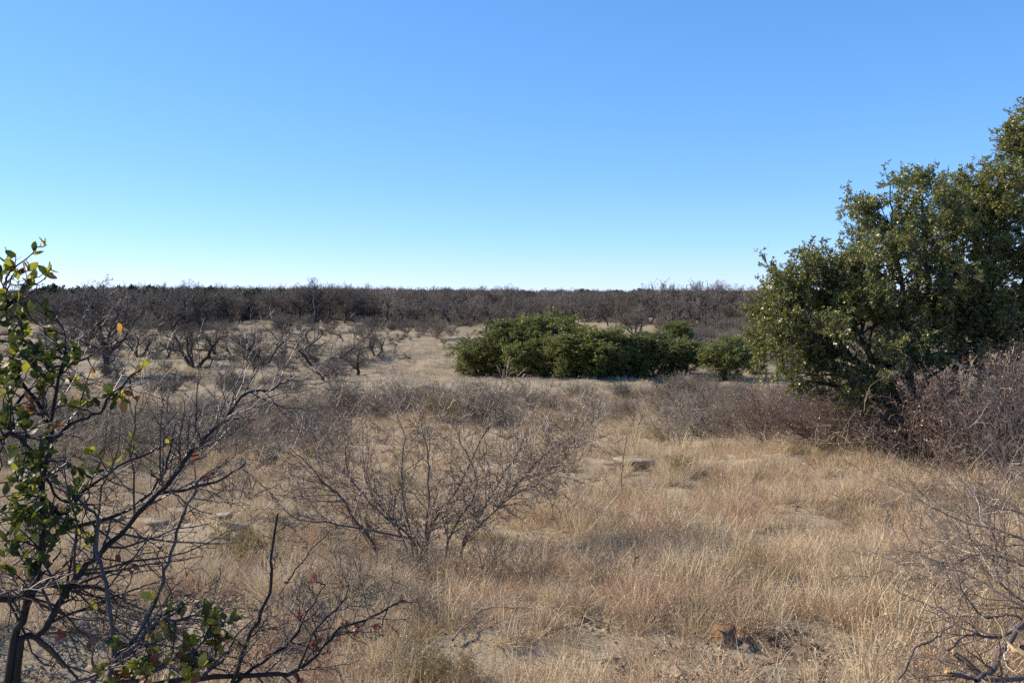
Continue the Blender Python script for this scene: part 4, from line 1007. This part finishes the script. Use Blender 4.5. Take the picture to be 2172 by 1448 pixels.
# tangled shrub entering from the right, close by
def right_near():
    rg = np.random.RandomState(61); bx = gx(2200, 3.0)
    e = thing('tangled_shrub', 'close tangled grey shrub reaching in over the grass at the bottom right corner', 'shrub', bx)
    def T(pts, d0, d1): n = len(pts); return trace([(p[0], p[1], d0 + (d1 - d0) * i / (n - 1)) for i, p in enumerate(pts)], rg, .003)
    r1 = T([(2240, 1250), (2172, 1320), (2140, 1358), (2115, 1400), (2095, 1425), (2070, 1443)], 2.9, 2.7)
    r2 = T([(2250, 1420), (2150, 1440), (2080, 1436), (2020, 1430)], 2.9, 2.7)
    r3 = T([(2230, 1300), (2120, 1350), (2080, 1345), (2050, 1348), (2010, 1380)], 3., 2.9)
    r4 = T([(2240, 1230), (2150, 1190), (2080, 1175), (2020, 1195), (1960, 1180), (1900, 1165)], 3.6, 4.)
    r5 = T([(2250, 1330), (2180, 1290), (2110, 1250), (2060, 1220), (1990, 1200), (1960, 1180)], 3.2, 3.6)
    r6 = T([(2240, 1120), (2170, 1090), (2100, 1070), (2060, 1040), (2020, 990)], 4.6, 5.0)
    r7 = T([(2230, 1180), (2180, 1150), (2110, 1120), (2050, 1110), (1990, 1080), (1930, 1050)], 4.2, 4.6)
    r8 = T([(2240, 1400), (2190, 1330), (2140, 1300), (2090, 1310), (2040, 1250), (2043, 1230)], 3., 3.1)
    r9 = T([(2200, 1300), (2120, 1230), (2115, 1160), (2095, 1100), (2100, 1040)], 3.5, 3.8)
    r10 = T([(1905, 1440), (1943, 1373), (1957, 1363), (1980, 1354), (1996, 1347), (2017, 1324), (2030, 1298), (2043, 1258)], 3., 3.1)
    traced_shrub(e, 62, [(r1, .009, .007, 8, .25), (r2, .008, .007, 8, .25), (r3, .006, .003, 12, .35), (r4, .006, .002, 16, .45), (r5, .006, .002, 18, .45), (r6, .007, .002, 20, .5), (r7, .007, .002, 20, .5), (r8, .005, .002, 14, .4), (r9, .005, .002, 14, .4), (r10, .004, .0018, 6, .2)],
                 [dict(k=4, t0=.15, lr=.5, rr=.6, n=5, wig=.2, zig=.25, up=.02), dict(k=2, t0=.1, lr=.5, rr=.8, n=3, wig=.25, zig=.2)], 'bark_purple', 'twig_near', .0016, 12, .4, .02, .2)
    # cut limb and split branch
    P = T([(2026, 1386), (2045, 1400), (2062, 1415), (2082, 1430)], 2.9, 2.8); b = MB(); b.tubes(P[None], np.full((1, len(P)), .010), 8)
    o = P[0]; e = thing('broken_branch', 'short dark cut branch piece with pale end above the bottom right corner', 'branch', o); me = MB(); me.tubes((P - o)[None], np.full((1, len(P)), .0095), 8); obj('bark', me.mesh('bark', M['bark_bush'], True), e)
    me = MB(); k = 10; S = np.repeat((P[0] - o)[None], k, 0) + rg.normal(size=(k, 3)) * .005; D = (P[0] - P[1]) + rg.normal(size=(k, 3)) * .01; me.tubes(grow(rg, S, D, rg.uniform(.008, .016, k), 3, .1), taper(np.full(k, .003), 3, .2), 4); obj('splintered_end', me.mesh('splintered_end', M['split_wood']), e)
    P = T([(2108, 1308), (2125, 1335), (2142, 1362), (2160, 1380), (2190, 1392)], 2.8, 2.75); o = P[-1]
    e = thing('split_branch', 'broken branch with bright yellow peeled wood at the right edge', 'branch', o); me = MB(); R = np.interp(np.linspace(0, 1, len(P)), [0, .55, .7, 1], [.0015, .004, .010, .012])[None]; me.tubes((P - o)[None], R, 7); obj('peeled_wood', me.mesh('peeled_wood', M['split_wood'], True), e)
    P2 = T([(2165, 1375), (2190, 1385), (2230, 1400)], 2.78, 2.75); me = MB(); me.tubes((P2 - o)[None], np.full((1, len(P2)), .0135), 7); obj('bark', me.mesh('bark', M['bark_bush'], True), e)
    P = T([(2012, 1424), (2040, 1432), (2070, 1437), (2092, 1436)], 2.75, 2.72); o = P[0]
    e = thing('broken_branch', 'snapped brown branch with orange splintered end at the bottom right', 'branch', o); me = MB(); me.tubes((P - o)[None], np.full((1, len(P)), .008), 8); obj('bark', me.mesh('bark', M['bark_near'], True), e)
    me = MB(); k = 16; S = rg.normal(size=(k, 3)) * .006; D = np.array([-1, 0, .2]) + rg.normal(size=(k, 3)) * .6; me.tubes(grow(rg, S, D, rg.uniform(.01, .022, k), 3, .1), taper(np.full(k, .0035), 3, .2), 4); obj('splintered_end', me.mesh('splintered_end', M['split_wood']), e)
right_near()
near_gs = [shrub_proto(640 + i, 1.0, stems=12, spread=1.3, k=(5, 4, 3), tw=.0021, r0=.009, zig=.25, nm='tangled_shrub', mat=['twig_grey', 'twig_red'][i]) for i in range(2)]
for px, py, s, k, lab in [(2150, 1230, .8, 0, 'leafless tangled shrub at the right edge above the broken branches'), (2120, 1130, .9, 1, 'reddish tangled shrub at the right edge below the red-leaved brush'),
                          (2230, 1330, .9, 0, 'grey tangle of twigs half out of frame at the right edge'), (2010, 1080, .6, 1, 'low reddish twiggy shrub on the grass near the right brush'), (2200, 1080, 1.1, 0, 'tall grey tangle at the right edge next to the red-leaved brush'), (2080, 1330, .5, 0, 'small grey tangle beside the broken branches')]:
    place(near_gs[k], lab, 'shrub', gp(px, py), rs.uniform(0, 6.28), s, None, 'tangled_shrub')

# ------------------------------------------------------------------ rocks
rr = np.random.RandomState(71)
for px, py, wpx, hpx, kind, lab in [
    (395, 1098, 100, 14, 'slab', 'largest flat limestone slab of the ledge at left, overhanging a dark gap'), (330, 1122, 60, 9, 'slab', 'thin flat slab at the left front of the ledge'),
    (475, 1110, 55, 14, 'slab', 'tilted pale slab at the right end of the ledge'), (290, 1085, 60, 8, 'slab', 'flat rock behind the left end of the ledge'), (440, 1090, 40, 9, 'slab', 'small slab between the two larger ledge slabs'),
    (1270, 962, 70, 18, 'slab', 'tilted cream rock in the grass below the fan-shaped spiny shrub'), (1350, 990, 85, 15, 'slab', 'pale flat rock right of the dead stalk'), (1300, 995, 45, 10, 'slab', 'small pale rock left of the flat one by the stalk'),
    (1493, 1012, 18, 12, 'orange', 'small orange rounded stone in the grass'), (1495, 1022, 18, 8, 'orange', 'flat orange stone just below the rounded orange one'), (1484, 996, 12, 5, 'slab', 'tiny white stone above the orange ones'),
    (1535, 1378, 60, 62, 'orange', 'upright brown stone casting a dark shadow in the foreground grass'), (660, 1105, 40, 8, 'slab', 'pale rock chip left of the spreading mesquite'), (1060, 1085, 20, 6, 'slab', 'small stone inside the spreading mesquite'),
    (700, 1050, 34, 8, 'slab', 'rock chip behind the left stems of the mesquite'), (110, 1115, 70, 12, 'slab', 'flat rock half hidden by the shrub oak leaves'), (240, 1115, 60, 10, 'slab', 'flat rock behind the thin sapling whips')]:
    c = gp(px, py); k = c[1] / F; sx = wpx * k / 2; sz = hpx * k / 2
    if kind == 'slab':
        sz = max(sz * 1.0, .028); me = rockmesh(rr, sx, sx * rr.uniform(.7, 1.1), sz, M['rock'], 1, 16, 8, 'flat_rock'); nm = 'flat_rock'
    else:
        me = rockmesh(rr, sx, sx * .8, sz, M['rock_orange'], 0, 12, 8, 'stone'); nm = 'stone'
    o = obj(nm, me); o.location = (c[0], c[1], c[2] + sz * .7 + (.05 if kind == 'slab' else 0)); o.rotation_euler = (rr.normal(0, .08), rr.normal(0, .08), rr.uniform(-.4, .4)); tag(o, lab, 'rock')

# prickly pear
def pear(px, py, lab, n=5, seed=1):
    r = np.random.RandomState(seed); c = gp(px, py); e = thing('prickly_pear', lab, 'cactus', c)
    for i in range(n):
        mb = MB(); th = np.linspace(0, 6.283, 14, endpoint=False); a = .085 * r.uniform(.8, 1.2); X = np.stack([np.cos(th) * a * .8, 0 * th, np.sin(th) * a + a], 1)
        f = np.concatenate([X + [0, .011, 0], X * [1.04, 1, 1] , X - [0, .011, 0]]); V = np.concatenate([f, [[0, .014, a], [0, -.014, a]]]); Fq = []
        V2 = V.copy()
        for q in range(2):
            for k in range(14): Fq.append((q * 14 + k, q * 14 + (k + 1) % 14, (q + 1) * 14 + (k + 1) % 14, (q + 1) * 14 + k))
        mb.add(V2, Fq); mb.n -= 0
        tri = [(42, (k + 1) % 14, k, k) for k in range(0)]
        fan_ = MB(); fan_.v = [V2.astype(np.float32)]; fan_.f = [np.array(Fq), np.array([(42, (k + 1) % 14, k) for k in range(14)] + [(43, 28 + k, 28 + (k + 1) % 14) for k in range(14)])]; fan_.n = len(V2)
        o = obj('pad', fan_.mesh('pad', M['pad'], True), e); o.location = (r.normal(0, .09), r.normal(0, .06), .0 + (.12 if i > n // 2 else -.01)); o.rotation_euler = (r.normal(0, .3), r.normal(0, .4), r.uniform(-.9, .9))
pear(580, 990, 'bluish prickly pear cactus in shade below the open spiny shrub', 6, 3)
pear(515, 1000, 'prickly pear cactus left of the other one by the dark scrub', 5, 4)

# dead stalks and fallen twigs
def stalk(px0, py0, px1, py1, lab, r=.006, mat='twig_grey', k=2, seed=1, nm='dead_stalk', dd=0., fall=False):
    rg = np.random.RandomState(seed); a = gp(px0, py0)
    b = gp(px1, py1) + [0, 0, .10] if fall else W(px1, py1, a[1] + dd)
    P = bez(rg, np.array([a + [0, 0, .03 if fall else -.03]]), np.array([b]), 9, .02, .012) - a
    e = thing(nm, lab, 'stalk' if not fall else 'stick', a); m = MB(); m.tubes(P, taper(np.array([r]), 9, .5), 6); obj('stem', m.mesh('stem', M[mat], True), e)
    L = np.array([np.linalg.norm(b - a)])
    lv = bare(rg, *spawn(rg, P, taper(np.array([r]), 9, .5), L, k + 2, .5, 1., (.4, .9), .3, .5, .0015), [dict(k=3, lr=.5, n=4, wig=.2, zig=.2)], n0=5, rmin=.0014)
    m = MB(); [m.tubes(q[0], q[1], 3) for q in lv]; obj('twig', m.mesh('twig', M[mat]), e)
stalk(1316, 1045, 1330, 920, 'single dead upright stalk standing before the pale rocks', .012, k=1, seed=2)
stalk(1350, 960, 1358, 905, 'thin dead stalk right of the taller dead stalk', .007, k=1, seed=3)
for i, (a, b, c, d, l) in enumerate([(1040, 1185, 1110, 1260, 'pale fallen stick under the right side of the mesquite'), (830, 1270, 960, 1268, 'bleached fallen stick lying flat below the mesquite'), (990, 1300, 1130, 1325, 'forked pale stick on the grass below the mesquite'),
                                  (960, 1370, 1060, 1310, 'pale stick lying diagonally near the bottom centre'), (800, 1240, 850, 1265, 'short white stick at the foot of the mesquite'), (1080, 1180, 1180, 1200, 'thin stick right of the mesquite base'), (1230, 1200, 1330, 1215, 'grey stick lying in the grass near the slope centre')]):
    stalk(a, b, c, d, l, .007, 'twig_pale' if 'twig_pale' in M else 'twig_grey', 3, 10 + i, 'fallen_stick', 0, True)

# ------------------------------------------------------------------ utility poles far away
def pole(px, d, top_py, lab, cross=True, mat='pole', r=.16):
    c = gx(px, d); zt = W(px, top_py, d)[2] - c[2]; e = thing('utility_pole', lab, 'pole', c)
    m = MB(); m.tubes(np.array([[[0, 0, -.3], [0, 0, zt * .5], [0, 0, zt]]]), np.array([[r, r * .9, r * .75]]), 8); obj('post', m.mesh('post', M[mat], True), e)
    if cross:
        m = MB(); m.tubes(np.array([[[-1.3, 0, zt - .7], [0, 0, zt - .7], [1.3, 0, zt - .7]]]), np.full((1, 3), .09), 4); obj('crossarm', m.mesh('crossarm', M[mat]), e)
        for q in (-1.15, 1.15, -.5, .5):
            m = MB(); m.tubes(np.array([[[q, 0, zt - .65], [q, 0, zt - .4]]]), np.array([[.06, .04]]), 6); obj('insulator', m.mesh('insulator', M[mat]), e)
pole(1157, 560, 609, 'distant utility pole with crossarm on the skyline above the green thicket')
pole(838, 560, 612, 'distant utility pole with crossarm on the skyline above the open clearing')
pole(1577, 260, 621, 'slim pale pole among the trees left of the big right oaks', False, 'pole_white', .12)
